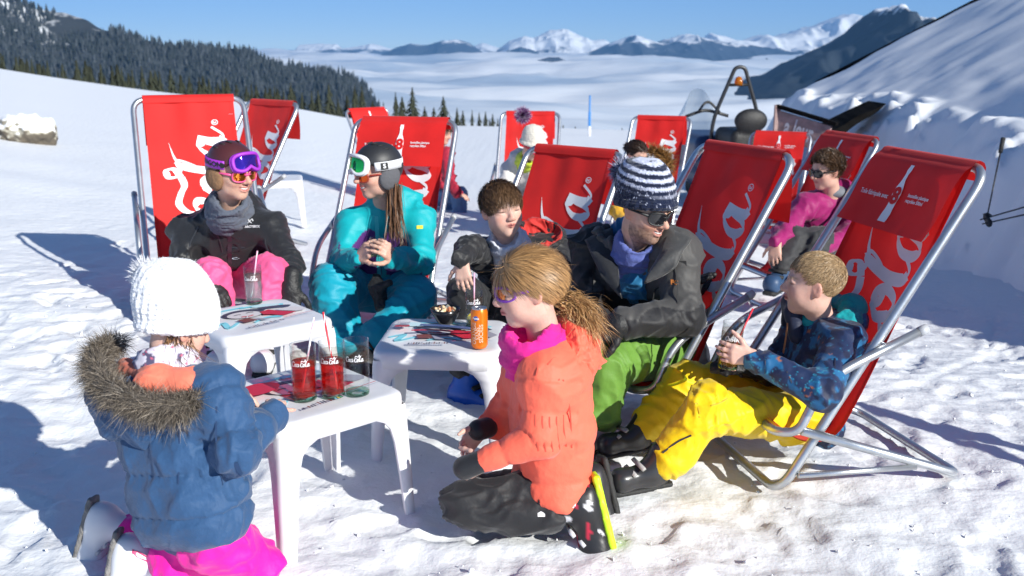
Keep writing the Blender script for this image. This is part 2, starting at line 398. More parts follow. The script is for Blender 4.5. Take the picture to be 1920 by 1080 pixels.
iv = np.array([(1, 0, 0), (-1, 0, 0), (0, 1, 0), (0, -1, 0), (0, 0, 1), (0, 0, -1)], float); if_ = np.array([(0, 2, 4), (2, 1, 4), (1, 3, 4), (3, 0, 4), (2, 0, 5), (1, 2, 5), (3, 1, 5), (0, 3, 5)])
sz_ = rc.uniform(.002, .0065, nc) * (1 + 1.2 * (rc.random(nc) > .94)); iz = np.array([gz[min(np.searchsorted(ax_, a), len(ax_) - 1), min(np.searchsorted(ay_, b), len(ay_) - 1)] for a, b in cxy])
vv = iv[None] * (sz_[:, None] * rc.uniform(.6, 1.3, (nc, 6)))[:, :, None] + rc.normal(size=(nc, 6, 3)) * sz_[:, None, None] * .25 + np.concatenate([cxy, iz[:, None] + sz_[:, None] * .4], 1)[:, None]
so_ = stuff(link('snow_crumbs', mesh_np('snow_crumbs', vv.reshape(-1, 3), (if_[None] + (np.arange(nc) * 6)[:, None, None]).reshape(-1, 3), SNOW, None, False))); tag(so_, 'loose crumbs of snow scattered over the trampled ground', 'snow crumbs')
# ---- snow-laden roof and the bank under it
def bank_z(x, y):
    P = np.stack([x, y, 0 * x], -1); rf = np.clip(1.4 - np.maximum(x - 3.9, 0) * .9, .3, 1); xs = x + (.22 * vnoise(P, 1.6, 31) + .12 * vnoise(P, .6, 33)) * rf
    t = np.clip((xs - 3.62) / .75, 0, 1); low = (t * t * (3 - 2 * t)) * 1.08
    roof = np.maximum(xs - 4.25, 0) * .525
    far = np.clip((16.3 + .15 * vnoise(P, .8, 36) - y) / .5, 0, 1)
    lump = np.clip(1 - np.abs(xs - 4.05 - .25 * vnoise(P, 1.1, 44)) / .6, 0, 1) * (np.maximum(vnoise(P, .45, 35) - .15, 0) * .5 + np.maximum(vnoise(P, .2, 38) - .15, 0) * .34 + np.maximum(vnoise(P, .1, 39) - .2, 0) * .15)
    soft = .045 * fbm(P, .9, 3, .5, 40) * np.clip((xs - 3.5) * 2, 0, 1)
    return -.62 + (low + roof + lump + soft + .2 * np.clip((xs - 3.2) * 2, 0, 1)) * far
bx, by = np.meshgrid(np.concatenate([np.arange(2.9, 5.4, .036), np.arange(5.4, 15, .2)]), np.concatenate([np.arange(-4, 5.5, .14), np.arange(5.5, 16.9, .055)]), indexing='ij')
nx, ny = bx.shape; ii, jj = np.meshgrid(np.arange(nx - 1), np.arange(ny - 1), indexing='ij'); i0 = (ii * ny + jj).ravel()
structure(link('snow_bank', mesh_np('snow_bank', np.stack([bx, by, bank_z(bx, by)], -1), np.stack([i0, i0 + ny, i0 + ny + 1, i0 + 1], 1), mat('drifted_snow', (.83, .85, .88), .6, .12, 9, .0, 4, spec=.2))))
# dark boards: the roof's far edge and a broken rake board sticking out of the snow
DARK = mat('weathered_dark_timber', (.008, .0075, .0075), .95, .6, 30, .3, 9, spec=.05)
mb = MB()
e0 = np.array([4.9, 16.30, -.62 + 1.28 + .65 * .525 - .10]); e1 = np.array([13, 16.30, -.62 + 1.28 + 8.75 * .525 - .10])
RX = frame(e1 - e0); mb.add(*box((e0 + e1) / 2, (.05, np.linalg.norm(e1 - e0), .055), RX)); mb.add(*box((e0 + e1) / 2 + V(0, .06, .02), (.1, np.linalg.norm(e1 - e0), .03), RX))
tag(mb.build('roof_edge_board', DARK, None, False), 'long dark timber board along the edge of the snow covered roof', 'board')
a, b = W(1552, 252, 11.6), W(1664, 195, 11.6); u = b - a; nn = 9; vv = []; ff = []
for i in range(nn):
    t = i / (nn - 1); c = a + u * t + V(0, .12 * t, 0); hh = .13 * (1 - t) ** .7 + .008; j = .012 * math.sin(i * 5.1)
    for (dy, dz) in ((-.07, -hh * .7 + j), (-.07, hh * .3 + j), (.5, hh * .42), (.5, -hh * .6)): vv.append(c + V(0, dy, dz))
for i in range(nn - 1):
    for k in range(4): ff.append((i * 4 + k, i * 4 + (k + 1) % 4, i * 4 + 4 + (k + 1) % 4, i * 4 + 4 + k))
ff += [(3, 2, 1, 0), tuple(range(4 * nn - 4, 4 * nn))]
tag(MB().add(vv, ff).build('rake_board', DARK, None, False), 'black pointed timber rake jutting from the shaded snow bank', 'board')
# sign with pale letters, half sunk in the snow
RUST = mat('rusty_brown_wood', (.36, .25, .23), .85, .5, 26, .35, 7); PALE = mat('faded_white_paint', (.62, .6, .62), .8, .2, 40, .15, 12)
s0, s1 = W(1456, 232, 11.4), W(1552, 262, 11.0)
sr = thing('wooden_sign', (s0 + s1) / 2 - V(0, 0, .35), 'weathered brown sign with faded pale letters sunk in the snow bank', 'sign')
o_ = np.array(sr.location); RS = frame(np.cross((0, 0, 1), unit(s1 - s0)), (0, 0, 1)); ln = np.linalg.norm(s1 - s0)
tilt = unit(s1 - s0); RS = np.stack([tilt, unit(np.cross((0, 0, 1), tilt)), np.cross(tilt, unit(np.cross((0, 0, 1), tilt)))], 1)
MB().add(*box((s0 + s1) / 2 - o_, (ln, .035, .30), RS)).build('board', RUST, sr, False)
MB().add(*box(s0 - o_ + V(0, 0, -.1), (.06, .06, .62))).build('post', RUST, sr, False)
MB().add(*box((s0 + s1) / 2 - o_ + RS @ V(0, 0, .19), (ln + .1, .07, .04), RS)).build('top_rail', DARK, sr, False)
def text_mesh(body, size=1.0, bold=0, shear=0):
    cu = bpy.data.curves.new('t', 'FONT'); cu.body = body; cu.size = size; cu.offset = bold; cu.shear = shear; cu.align_x = 'CENTER'; cu.align_y = 'CENTER'
    cu.resolution_u = 4
    o = bpy.data.objects.new('t', cu); COL.objects.link(o); dg = bpy.context.evaluated_depsgraph_get()
    me = bpy.data.meshes.new_from_object(o.evaluated_get(dg)); v = np.array([t.co[:] for t in me.vertices]).reshape(-1, 3); f = [tuple(q.vertices) for q in me.polygons]
    bpy.data.objects.remove(o); bpy.data.curves.remove(cu); bpy.data.meshes.remove(me); return v, f
tv, tf = text_mesh('a leur..', .3, .008)
tv = np.stack([tv[:, 0] * .5, 0 * tv[:, 0] - .02, tv[:, 1] * .95], -1) @ RS.T + (s0 + s1) / 2 - o_
MB().add(tv, tf).build('lettering', PALE, sr, False)
# ---- far mountains
def mtn_mat(name, snowline, rock=(.05, .062, .08), bias=.0, scale=.004):
    m, n, l, p = newmat(name); p.inputs['Roughness'].default_value = .9; p.inputs['Specular IOR Level'].default_value = .1
    g = n.new('ShaderNodeNewGeometry'); sx = n.new('ShaderNodeSeparateXYZ'); l.new(g.outputs['Position'], sx.inputs[0])
    sn = n.new('ShaderNodeSeparateXYZ'); l.new(g.outputs['Normal'], sn.inputs[0])
    t = n.new('ShaderNodeTexNoise'); t.inputs['Scale'].default_value = scale; t.inputs['Detail'].default_value = 7; t.inputs['Roughness'].default_value = .65
    l.new(g.outputs['Position'], t.inputs['Vector'])
    h = n.new('ShaderNodeMapRange'); h.inputs[1].default_value = snowline[0]; h.inputs[2].default_value = snowline[1]; h.inputs[3].default_value = -.35; h.inputs[4].default_value = .35
    h.clamp = True; l.new(sx.outputs['Z'], h.inputs[0])
    a = n.new('ShaderNodeMath'); a.operation = 'ADD'; l.new(h.outputs[0], a.inputs[0]); l.new(t.outputs[0], a.inputs[1])
    b = n.new('ShaderNodeMath'); b.operation = 'MULTIPLY_ADD'; b.inputs[1].default_value = .35; l.new(sn.outputs['Z'], b.inputs[0]); l.new(a.outputs[0], b.inputs[2])
    r = n.new('ShaderNodeMapRange'); r.inputs[1].default_value = .70 - bias; r.inputs[2].default_value = .82 - bias; l.new(b.outputs[0], r.inputs[0])
    mx = n.new('ShaderNodeMix'); mx.data_type = 'RGBA'; mx.inputs[6].default_value = (*rock, 1); mx.inputs[7].default_value = (.86, .88, .9, 1)
    l.new(r.outputs[0], mx.inputs[0]); l.new(mx.outputs[2], p.inputs['Base Color']); return m
def ridge(name, sky, dist, ext, base, seed, material, rough=.5, nt=220, nd=46, sub=0):
    px = np.linspace(sky[0][0], sky[-1][0], nt); py = np.interp(px, [s[0] for s in sky], [s[1] for s in sky])
    T = np.array([W(a, b, dist) for a, b in zip(px, py)]); X, Z = T[:, 0], T[:, 2]; span = X[-1] - X[0]
    dd = np.concatenate([np.linspace(-1, 0, nd) ** 1.0, np.linspace(.03, .5, nd // 4)])
    x = np.repeat(X[:, None], len(dd), 1); d = np.repeat(dd[None], nt, 0); top = Z[:, None] - base
    S = ext * .55; P = np.stack([x, d * ext, 0 * x], -1)
    spur = (1 - 2 * np.abs(vnoise(P * np.array([1, .45, 1]), S * .5, seed))) + .5 * (1 - 2 * np.abs(vnoise(P * np.array([1, .6, 1]), S * .22, seed + 3))) + .3 * (1 - 2 * np.abs(vnoise(P, S * .1, seed + 6)))
    pr = np.where(d < 0, (1 + d) ** 1.15, 1 - 1.6 * d); fall = np.clip(np.abs(d) * 5, 0.03, 1)
    z = base + top * np.clip(pr + rough * .28 * spur * fall * np.clip(pr * 1.6, 0, 1), -.05, 1.0)
    z += vnoise(P, S * .05, seed + 9) * top * .02
    y = dist + d * ext
    n2 = len(dd); ii, jj = np.meshgrid(np.arange(nt - 1), np.arange(n2 - 1), indexing='ij'); i0 = (ii * n2 + jj).ravel()
    return structure(link(name, mesh_np(name, np.stack([x, y, z], -1), np.stack([i0, i0 + n2, i0 + n2 + 1, i0 + 1], 1), material))), (X, Z, dd, z.reshape(nt, n2), y)
CLOUD_Z = -260
MS = mtn_mat('far_snow_rock', (-150, 350), bias=.28, scale=.0016)
MD = mtn_mat('far_dark_rock', (-120, 600), bias=.08, scale=.0022)
MN = mtn_mat('near_dark_slope', (60, 330), (.028, .038, .05), bias=.06, scale=.012)
ridge('table_mountain', [(555, 92), (562, 84), (600, 82), (632, 83), (640, 91), (660, 94)], 26000, 2500, -420, 3, MS, nt=60)
ridge('low_far_range', [(600, 98), (650, 90), (700, 82), (735, 92), (760, 88), (800, 96), (880, 90), (905, 80), (930, 88), (960, 96)], 27000, 2600, -420, 5, MS)
ridge('dark_range', [(715, 104), (745, 88), (770, 82), (800, 85), (830, 76), (858, 74), (880, 80), (905, 98), (925, 106)], 22000, 2600, -400, 8, MD)
ridge('snowy_massif', [(900, 106), (930, 96), (955, 76), (985, 68), (1000, 72), (1030, 57), (1062, 54), (1085, 66), (1110, 76), (1132, 74), (1160, 92), (1200, 104)], 23000, 3200, -400, 14, MS, .7, 260)
ridge('foothill', [(925, 106), (950, 97), (975, 88), (1000, 94), (1025, 108)], 19500, 1800, -380, 17, MD, nt=80)
ridge('right_dark_range', [(1080, 108), (1120, 92), (1150, 78), (1185, 66), (1205, 72), (1232, 78), (1262, 70), (1290, 62), (1330, 74), (1400, 86), (1480, 96), (1560, 100)], 19000, 3400, -380, 23, mtn_mat('mid_dark_rock', (-60, 480), bias=.12, scale=.0022), .7, 300)
ridge('right_snow_range', [(1200, 96), (1265, 72), (1310, 78), (1330, 62), (1360, 68), (1385, 78), (1420, 66), (1445, 72), (1490, 60), (1520, 50), (1548, 38), (1580, 28), (1600, 36), (1640, 50), (1700, 60), (1800, 66)], 21000, 3600, -400, 29, MS, .8, 320)
ridge('fog_island', [(985, 124), (1005, 114), (1030, 107), (1048, 108), (1070, 118), (1090, 127)], 11500, 700, -420, 31, MD, nt=60)
ridge('dark_slope', [(1180, 262), (1290, 208), (1360, 182), (1430, 150), (1500, 108), (1560, 78), (1605, 44), (1640, 16), (1658, 14), (1690, 28), (1730, 38), (1800, 58), (1900, 80), (2050, 130), (2300, 200)], 5200, 1700, -420, 37, MN, .8, 300, 70)
# ---- sea of cloud filling the valleys
m, n, l, p = newmat('cloud')
g_ = n.new('ShaderNodeNewGeometry'); mp_ = n.new('ShaderNodeMapping'); mp_.inputs['Scale'].default_value = (.00045, .0007, .001); l.new(g_.outputs['Position'], mp_.inputs[0])
t_ = n.new('ShaderNodeTexNoise'); t_.inputs['Scale'].default_value = 1; t_.inputs['Detail'].default_value = 6; t_.inputs['Roughness'].default_value = .55; l.new(mp_.outputs[0], t_.inputs['Vector'])
r_ = n.new('ShaderNodeValToRGB'); r_.color_ramp.elements[0].position = .38; r_.color_ramp.elements[0].color = (.42, .51, .62, 1); r_.color_ramp.elements[1].position = .60; r_.color_ramp.elements[1].color = (.88, .90, .92, 1)
l.new(t_.outputs[0], r_.inputs[0]); l.new(r_.outputs[0], p.inputs['Base Color']); p.inputs['Roughness'].default_value = 1; p.inputs['Specular IOR Level'].default_value = 0
ys = np.geomspace(500, 42000, 220); us = np.linspace(-1.0, 1.0, 180)
cu_, cy_ = np.meshgrid(us, ys, indexing='ij'); cx_ = cu_ * cy_
P = np.stack([cx_, cy_, 0 * cx_], -1)
pf = np.clip(cy_ / 6000, .5, 3)
cz_ = CLOUD_Z + (np.maximum(fbm(P, 1500, 2, .5, 3), -.3) * 70 + np.maximum(vnoise(P * np.array([.6, 1.4, 1]), 520, 6), -.2) * 46 + (1 - 2 * np.abs(vnoise(P, 260, 8))) * 16) * pf ** .4
n1, n2 = cx_.shape; ii, jj = np.meshgrid(np.arange(n1 - 1), np.arange(n2 - 1), indexing='ij'); i0 = (ii * n2 + jj).ravel()
structure(link('cloud_sea', mesh_np('cloud_sea', np.stack([cx_, cy_, cz_], -1), np.stack([i0, i0 + n2, i0 + n2 + 1, i0 + 1], 1), m)))
# ---- wooded hillside on the left
MF = mtn_mat('wooded_slope_floor', (-200, 260), (.04, .046, .05), bias=-.16, scale=.01)
hs_, (HX, HZ, Hd, Hz, Hy) = ridge('wooded_hill', [(-900, -260), (-400, -130), (-150, -60), (0, -8), (55, 6), (95, 20), (140, 38), (210, 58), (300, 80), (370, 90), (430, 93), (500, 110), (560, 124), (620, 134), (660, 147), (690, 170), (720, 215)], 3000, 1800, -620, 43, MF, .35, 200, 60)
def conifer_cone(rad, hgt, n=5):
    v = []; f = []
    for (z0, z1, r) in ((.08, .62, 1.0), (.42, 1.0, .62)):
        b = len(v)
        for i in range(n): a = 2 * math.pi * i / n; k = 1 if i % 2 else .72; v.append((rad * r * k * math.cos(a), rad * r * k * math.sin(a), z0 * hgt))
        v.append((0, 0, z1 * hgt)); f += [(b + i, b + (i + 1) % n, b + n) for i in range(n)]
    return np.array(v), np.array(f)
cv, cf = conifer_cone(1, 1)
NTREE = 15500; tt = RNG.integers(0, len(HX), NTREE * 3); td = RNG.random(NTREE * 3) * .93; jd = np.interp(-td, Hd[:60], np.arange(60)); jd0 = np.clip(jd.astype(int), 0, 59)
tx = HX[tt] + (RNG.random(NTREE * 3) - .5) * (HX[1] - HX[0]); tz = Hz[tt, jd0] * (1 - (jd - jd0)) + Hz[tt, np.minimum(jd0 + 1, 59)] * (jd - jd0); ty = 3000 - td * 1800
PP = np.stack([tx, ty, 0 * tx], -1); keep = (vnoise(PP, 280, 2) + .5 * vnoise(PP, 90, 7) > -.55) & (tz > CLOUD_Z - 20) & (HX[tt] / 3000 > -.62); keep = np.nonzero(keep)[0][:NTREE]
hh = RNG.uniform(15, 29, len(keep)); vv = cv[None] * np.stack([hh * .21, hh * .21, hh], -1)[:, None, :]
ang = RNG.random(len(keep)) * 6.28; ca, sa = np.cos(ang)[:, None], np.sin(ang)[:, None]
vv = np.stack([vv[..., 0] * ca - vv[..., 1] * sa, vv[..., 0] * sa + vv[..., 1] * ca, vv[..., 2]], -1) + np.stack([tx[keep], ty[keep], tz[keep] - 1], -1)[:, None, :]
fr_ = RNG.random(len(keep)) ** 1.5; cc = np.array([.020, .027, .024])[None] * (1 - fr_[:, None]) + np.array([.10, .115, .125])[None] * fr_[:, None] * .7
MFT = vcol('frosted_forest', .9, 0)
fo = link('forest', mesh_np('forest', vv.reshape(-1, 3), (cf[None] + (np.arange(len(keep)) * len(cv))[:, None, None]).reshape(-1, 3), MFT, np.repeat(cc, len(cv), 0), False))
stuff(tag(fo, 'frost dusted conifer forest covering the long hillside', 'forest'))
# ---- spruces along the edge of the snow field
NEEDLE = mat('spruce_needles', (.030, .036, .018), .85, 0, 10, .5, 1.3); BARK = mat('spruce_bark', (.09, .06, .04), .9, .5, 12, .3, 3)
def spruce_mesh(seed, lean=1.0):
    r = random.Random(seed); v = []; f = []; H = 1.0; nw = 17
    for w in range(nw):
        t = w / (nw - 1); z = .06 + .92 * t ** .93; R = (.235 * (1 - t) ** .8 + .012) * lean * r.uniform(.8, 1.15)
        nb = int(11 - 6 * t)
        for k in range(nb):
            a = 2 * math.pi * (k + r.random() * .7) / nb + w; L = R * r.uniform(.6, 1.15); dr = .30 * L + .012
            ca, sa = math.cos(a), math.sin(a); wd_ = L * .30 + .006; segs = 3
            for s in range(segs):
                q = (s + .5) / segs; cx, cy, cz = ca * L * q, sa * L * q, z - dr * q * q + r.uniform(-.006, .006)
                b = len(v); w2 = wd_ * (1.1 - .55 * q); l2 = L * .36
                tw = r.uniform(-.5, .5)
                v += [(cx - ca * l2 * .5 - sa * w2 * .4, cy - sa * l2 * .5 + ca * w2 * .4, cz + .008), (cx - ca * l2 * .5 + sa * w2 * .4, cy - sa * l2 * .5 - ca * w2 * .4, cz + .008),
                      (cx + ca * l2 * .8 + sa * w2 * tw, cy + sa * l2 * .8 - ca * w2 * tw, cz - .03 * (1 + q)), (cx - sa * w2, cy + ca * w2, cz - .035), (cx + sa * w2, cy - ca * w2, cz - .035)]
                f += [(b, b + 1, b + 4), (b, b + 4, b + 2), (b, b + 2, b + 3)]
    return mesh_np('crown', np.array(v), f, NEEDLE, None, False)
CROWNS = [spruce_mesh(s, ln_) for s, ln_ in ((1, 1.0), (2, .75), (3, 1.2), (4, .9), (5, .62))]
tv, tf = tube([(0, 0, -.35), (0, 0, .3), (0, 0, .97)], [.026, .02, .004], 6); TRUNK = mesh_np('trunk', tv, tf, BARK)
rt = random.Random(5)
def spruce(x, y, h, k, label, group, z=None):
    zb = float(terr(x, y)) if z is None else z
    t = thing('spruce_tree', (x, y, zb), label, 'tree', group, rt.random() * 6)
    t.scale = (h * rt.uniform(.85, 1.15), h * rt.uniform(.85, 1.15), h)
    link('trunk', TRUNK, t); link('crown', CROWNS[k], t)
# (photo column, distance, crown top row) for the ones that stand clear
for (px, d, top) in [(10, 92, 96), (28, 88, 100), (52, 96, 104), (80, 92, 108), (108, 98, 112), (135, 94, 118), (160, 97, 122), (186, 95, 124), (205, 99, 118), (225, 94, 130), (243, 98, 126), (262, 96, 128), (280, 90, 122), (296, 97, 130), (312, 94, 132), (332, 86, 127), (350, 96, 138), (366, 92, 142), (384, 88, 142), (402, 94, 146), (418, 98, 152), (436, 95, 150), (452, 90, 156), (470, 96, 160), (488, 92, 158), (505, 99, 163), (522, 94, 160), (538, 98, 166), (552, 84, 152), (572, 96, 172), (590, 95, 168), (602, 92, 166), (622, 84, 156), (638, 97, 182), (655, 94, 176), (670, 86, 158), (683, 92, 160), (702, 97, 186), (722, 96, 190), (745, 88, 171), (757, 95, 180), (776, 80, 162), (798, 98, 198), (815, 95, 200), (833, 82, 179), (858, 90, 201), (869, 98, 206), (886, 91, 204), (899, 97, 210), (911, 96, 208), (924, 99, 212)]:
    d = d * 1.0; b = W(px, 300, d); topz = W(px, top, d)[2]; zb = float(terr(b[0], d))
    tall = topz - zb
    spruce(b[0], d, max(tall, 2.5), rt.randrange(5), 'dark green spruce in the tree line along the snow field edge', 'spruces along the snow field edge')
for i in range(95):
    px = rt.uniform(-60, 940) if i < 60 else rt.uniform(-30, 560); d = rt.uniform(100, 150); b = W(px, 300, d); sk_ = np.interp(px, [s[0] for s in SKYL], [s[1] for s in SKYL])
    topz = W(px, sk_ - rt.uniform(8, 34) * (1.15 if px < 560 else .62), d)[2]; zb = float(terr(b[0], d))
    spruce(b[0], d, max(topz - zb, 3), rt.randrange(5), 'dark green spruce in the tree line along the snow field edge', 'spruces along the snow field edge')
for (px, top, d) in [(1055, 233, 170), (1078, 236, 180), (1165, 238, 175), (1196, 234, 165), (1008, 236, 185)]:
    b = W(px, 300, d); zb = float(terr(b[0], d)); spruce(b[0], d, W(px, top, d)[2] - zb, rt.randrange(5), 'tiny lone spruce tip showing over the brow of the snow field', 'lone spruce tips over the brow')
# ---- rock, marker pole
v, q = (lambda S: S.mesh(2))(Sdf(.02).ell((0, 0, 0), (.42, .3, .25)).ell((-.15, .02, .03), (.25, .25, .2), k=.05).ell((.2, 0, -.02), (.22, .22, .2), k=.05))
N = vnormals(v, q); v = v + N * (fbm(v, .16, 3, .55, 3) * .05)[:, None]
m, n, l, p = newmat('lichen_rock_with_snow'); g = n.new('ShaderNodeNewGeometry'); sn = n.new('ShaderNodeSeparateXYZ'); l.new(g.outputs['Normal'], sn.inputs[0])
t = n.new('ShaderNodeTexNoise'); t.inputs['Scale'].default_value = 9; t.inputs['Detail'].default_value = 6
ad = n.new('ShaderNodeMath'); ad.operation = 'MULTIPLY_ADD'; ad.inputs[1].default_value = .9; l.new(t.outputs[0], ad.inputs[0]); l.new(sn.outputs['Z'], ad.inputs[2])
r = n.new('ShaderNodeValToRGB'); r.color_ramp.elements[0].position = .35; r.color_ramp.elements[0].color = (.12, .10, .075, 1); r.color_ramp.elements[1].position = .95; r.color_ramp.elements[1].color = (.85, .86, .88, 1)
e = r.color_ramp.elements.new(.7); e.color = (.42, .39, .31, 1); l.new(ad.outputs[0], r.inputs[0]); l.new(r.outputs[0], p.inputs['Base Color']); p.inputs['Roughness'].default_value = .9
rp = W(45, 240, 14.0); rz = float(terr(rp[0], rp[1]))
o = link('boulder', mesh_np('boulder', v, q, m)); o.location = (rp[0], rp[1], rz + .12); tag(o, 'grey lichened boulder capped with snow on the open slope', 'boulder')
pp = W(1105, 244, 34); pz = float(terr(pp[0], pp[1])); BLUEP = mat('piste_marker_blue', (.05, .22, .55), .6)
t = thing('piste_marker', (pp[0], pp[1], pz), 'thin blue piste marker pole standing alone on the snow brow', 'marker pole')
MB().add(*tube([(0, 0, -.3), (0, 0, 1.35)], .03, 8)).build('pole', BLUEP, t); MB().add(*box((0, 0, .55), (.09, .03, .5))).build('banner', BLUEP, t, False)
MB().add(*tube([(0, 0, -.1), (0, 0, .32)], .05, 8)).build('base_sleeve', mat('white_sleeve', (.8, .8, .82), .5), t)
# ---- the air: pale haze over the valley
m = bpy.data.materials.new('pale_haze'); m.use_nodes = True; n = m.node_tree.nodes; n.remove(n['Principled BSDF'])
pv = n.new('ShaderNodeVolumePrincipled'); pv.inputs['Color'].default_value = (.22, .52, 1, 1); pv.inputs['Density'].default_value = 3.4e-5; pv.inputs['Anisotropy'].default_value = 0
m.node_tree.links.new(pv.outputs[0], n['Material Output'].inputs['Volume'])
hv, hf = box((0, 21000, 500), (90000, 43500, 2600)); stuff(link('haze', mesh_np('haze', hv, hf, m, None, False)))
# ================================================================== DECKCHAIRS
ALU = mat('brushed_aluminium_tube', (.56, .58, .60), .34, .08, 300, .10, 20, metal=.85)
CAP = mat('grey_plastic_cap', (.45, .46, .48), .5); BLACKP = mat('black_plastic', (.02, .02, .022), .5)
def fabric(name, col, tr=.28):
    m = bpy.data.materials.new(name); m.use_nodes = True; MATS[name] = m; n = m.node_tree.nodes; l = m.node_tree.links; p = n['Principled BSDF']
    p.inputs['Roughness'].default_value = .62; p.inputs['Specular IOR Level'].default_value = .3; p.inputs['Sheen Weight'].default_value = .1
    tc = n.new('ShaderNodeTexCoord'); t = n.new('ShaderNodeTexNoise'); t.inputs['Scale'].default_value = 5; t.inputs['Detail'].default_value = 5; l.new(tc.outputs['Object'], t.inputs['Vector'])
    mr = n.new('ShaderNodeMapRange'); mr.inputs[1].default_value = .3; mr.inputs[2].default_value = .7; mr.inputs[3].default_value = .86; mr.inputs[4].default_value = 1.1; l.new(t.outputs[0], mr.inputs[0])
    sc = n.new('ShaderNodeVectorMath'); sc.operation = 'SCALE'; sc.inputs[0].default_value = col; l.new(mr.outputs[0], sc.inputs['Scale']); l.new(sc.outputs[0], p.inputs['Base Color'])
    w1 = n.new('ShaderNodeTexWave'); w1.bands_direction = 'X'; w1.inputs['Scale'].default_value = 14; w1.inputs['Distortion'].default_value = 3; l.new(tc.outputs['Object'], w1.inputs['Vector'])
    n2 = n.new('ShaderNodeTexNoise'); n2.inputs['Scale'].default_value = 420; l.new(tc.outputs['Object'], n2.inputs['Vector'])
    b = n.new('ShaderNodeBump'); b.inputs['Strength'].default_value = .22; b.inputs['Distance'].default_value = .006; l.new(n2.outputs[0], b.inputs['Height']); l.new(b.outputs[0], p.inputs['Normal'])
    d = n.new('ShaderNodeBsdfTranslucent'); l.new(sc.outputs[0], d.inputs[0]); mx = n.new('ShaderNodeMixShader'); mx.inputs[0].default_value = tr
    l.new(p.outputs[0], mx.inputs[1]); l.new(d.outputs[0], mx.inputs[2]); l.new(mx.outputs[0], n['Material Output'].inputs[0]); return m
RED = fabric('red_canvas', (.78, .022, .020)); WHITEP = fabric('white_print', (.86, .86, .88), .04)
CS, CT, CW = .674, 1.09, .31
# chair space: x = chair's left, y = backward (s), z = up
PROF = np.array(fillet([(CS - .008, CT + .018), (.335, .36), (.235, .165), (.10, .165), (-.012, .262)], [0, .1, .12, .08, 0], 8))
_pl = np.concatenate([[0], np.cumsum(np.linalg.norm(np.diff(PROF, axis=0), axis=1))]); PLEN = _pl[-1]
def sling_pt(xx, a, off=0, seed=1):
    """a = metres down the cloth from the top bar, xx across; off = distance out of the cloth towards the sitter"""
    s = np.interp(a, _pl, PROF[:, 0]); h = np.interp(a, _pl, PROF[:, 1]); e = 1e-3
    ds = np.interp(a + e, _pl, PROF[:, 0]) - np.interp(a - e, _pl, PROF[:, 0]); dh = np.interp(a + e, _pl, PROF[:, 1]) - np.interp(a - e, _pl, PROF[:, 1])
    L = np.hypot(ds, dh) + 1e-9; n1, n2 = dh / L, -ds / L          # normal towards the front
    sag = -.035 * (1 - (xx / .26) ** 2) * np.clip(np.sin(np.clip(a / PLEN, 0, 1) * math.pi), 0, 1)
    P = np.stack([xx * 1.0, a, 0 * xx + seed], -1)
    rip = .0045 * np.sin(xx * 34 + 1.6 * np.sin(a * 4 + seed)) * np.clip(1 - a / 1.0, .15, 1) * (.5 + .5 * vnoise(P, .3, seed)) + .004 * vnoise(P * np.array([3, 1, 1]), .25, seed + 2)
    o = off + sag + rip
    return np.stack([xx, s - np.abs(n1) * o * 1.0 * np.sign(1) if False else s + n1 * o, h + n2 * o], -1)
def ribbon(path, wmin, wmax, pen=.6, seg=9, taper=(0, 0)):
    """calligraphic stroke: smooth path whose width follows a broad pen"""
    P = np.array(path, float); n = len(P); Q = []
    E = np.vstack([2 * P[0] - P[1], P, 2 * P[-1] - P[-2]])
    for i in range(n - 1):
        p0, p1, p2, p3 = E[i:i + 4]
        for j in range(seg): t = j / seg; Q.append(.5 * (2 * p1 + (p2 - p0) * t + (2 * p0 - 5 * p1 + 4 * p2 - p3) * t * t + (3 * p1 - p0 - 3 * p2 + p3) * t ** 3))
    Q.append(P[-1]); Q = np.array(Q); T = np.gradient(Q, axis=0); T /= np.linalg.norm(T, axis=1)[:, None] + 1e-9
    a = np.arctan2(T[:, 1], T[:, 0]); w = (wmin + (wmax - wmin) * np.abs(np.sin(a - pen)) ** 1.3) / 2
    m = len(Q); t = np.linspace(0, 1, m)
    if taper[0]: w *= np.clip(t / taper[0], .05, 1)
    if taper[1]: w *= np.clip((1 - t) / taper[1], .05, 1)
    N = np.stack([-T[:, 1], T[:, 0]], -1); v = np.concatenate([Q + N * w[:, None], Q - N * w[:, None]])
    return v, [(i, i + 1, m + i + 1, m + i) for i in range(m - 1)]
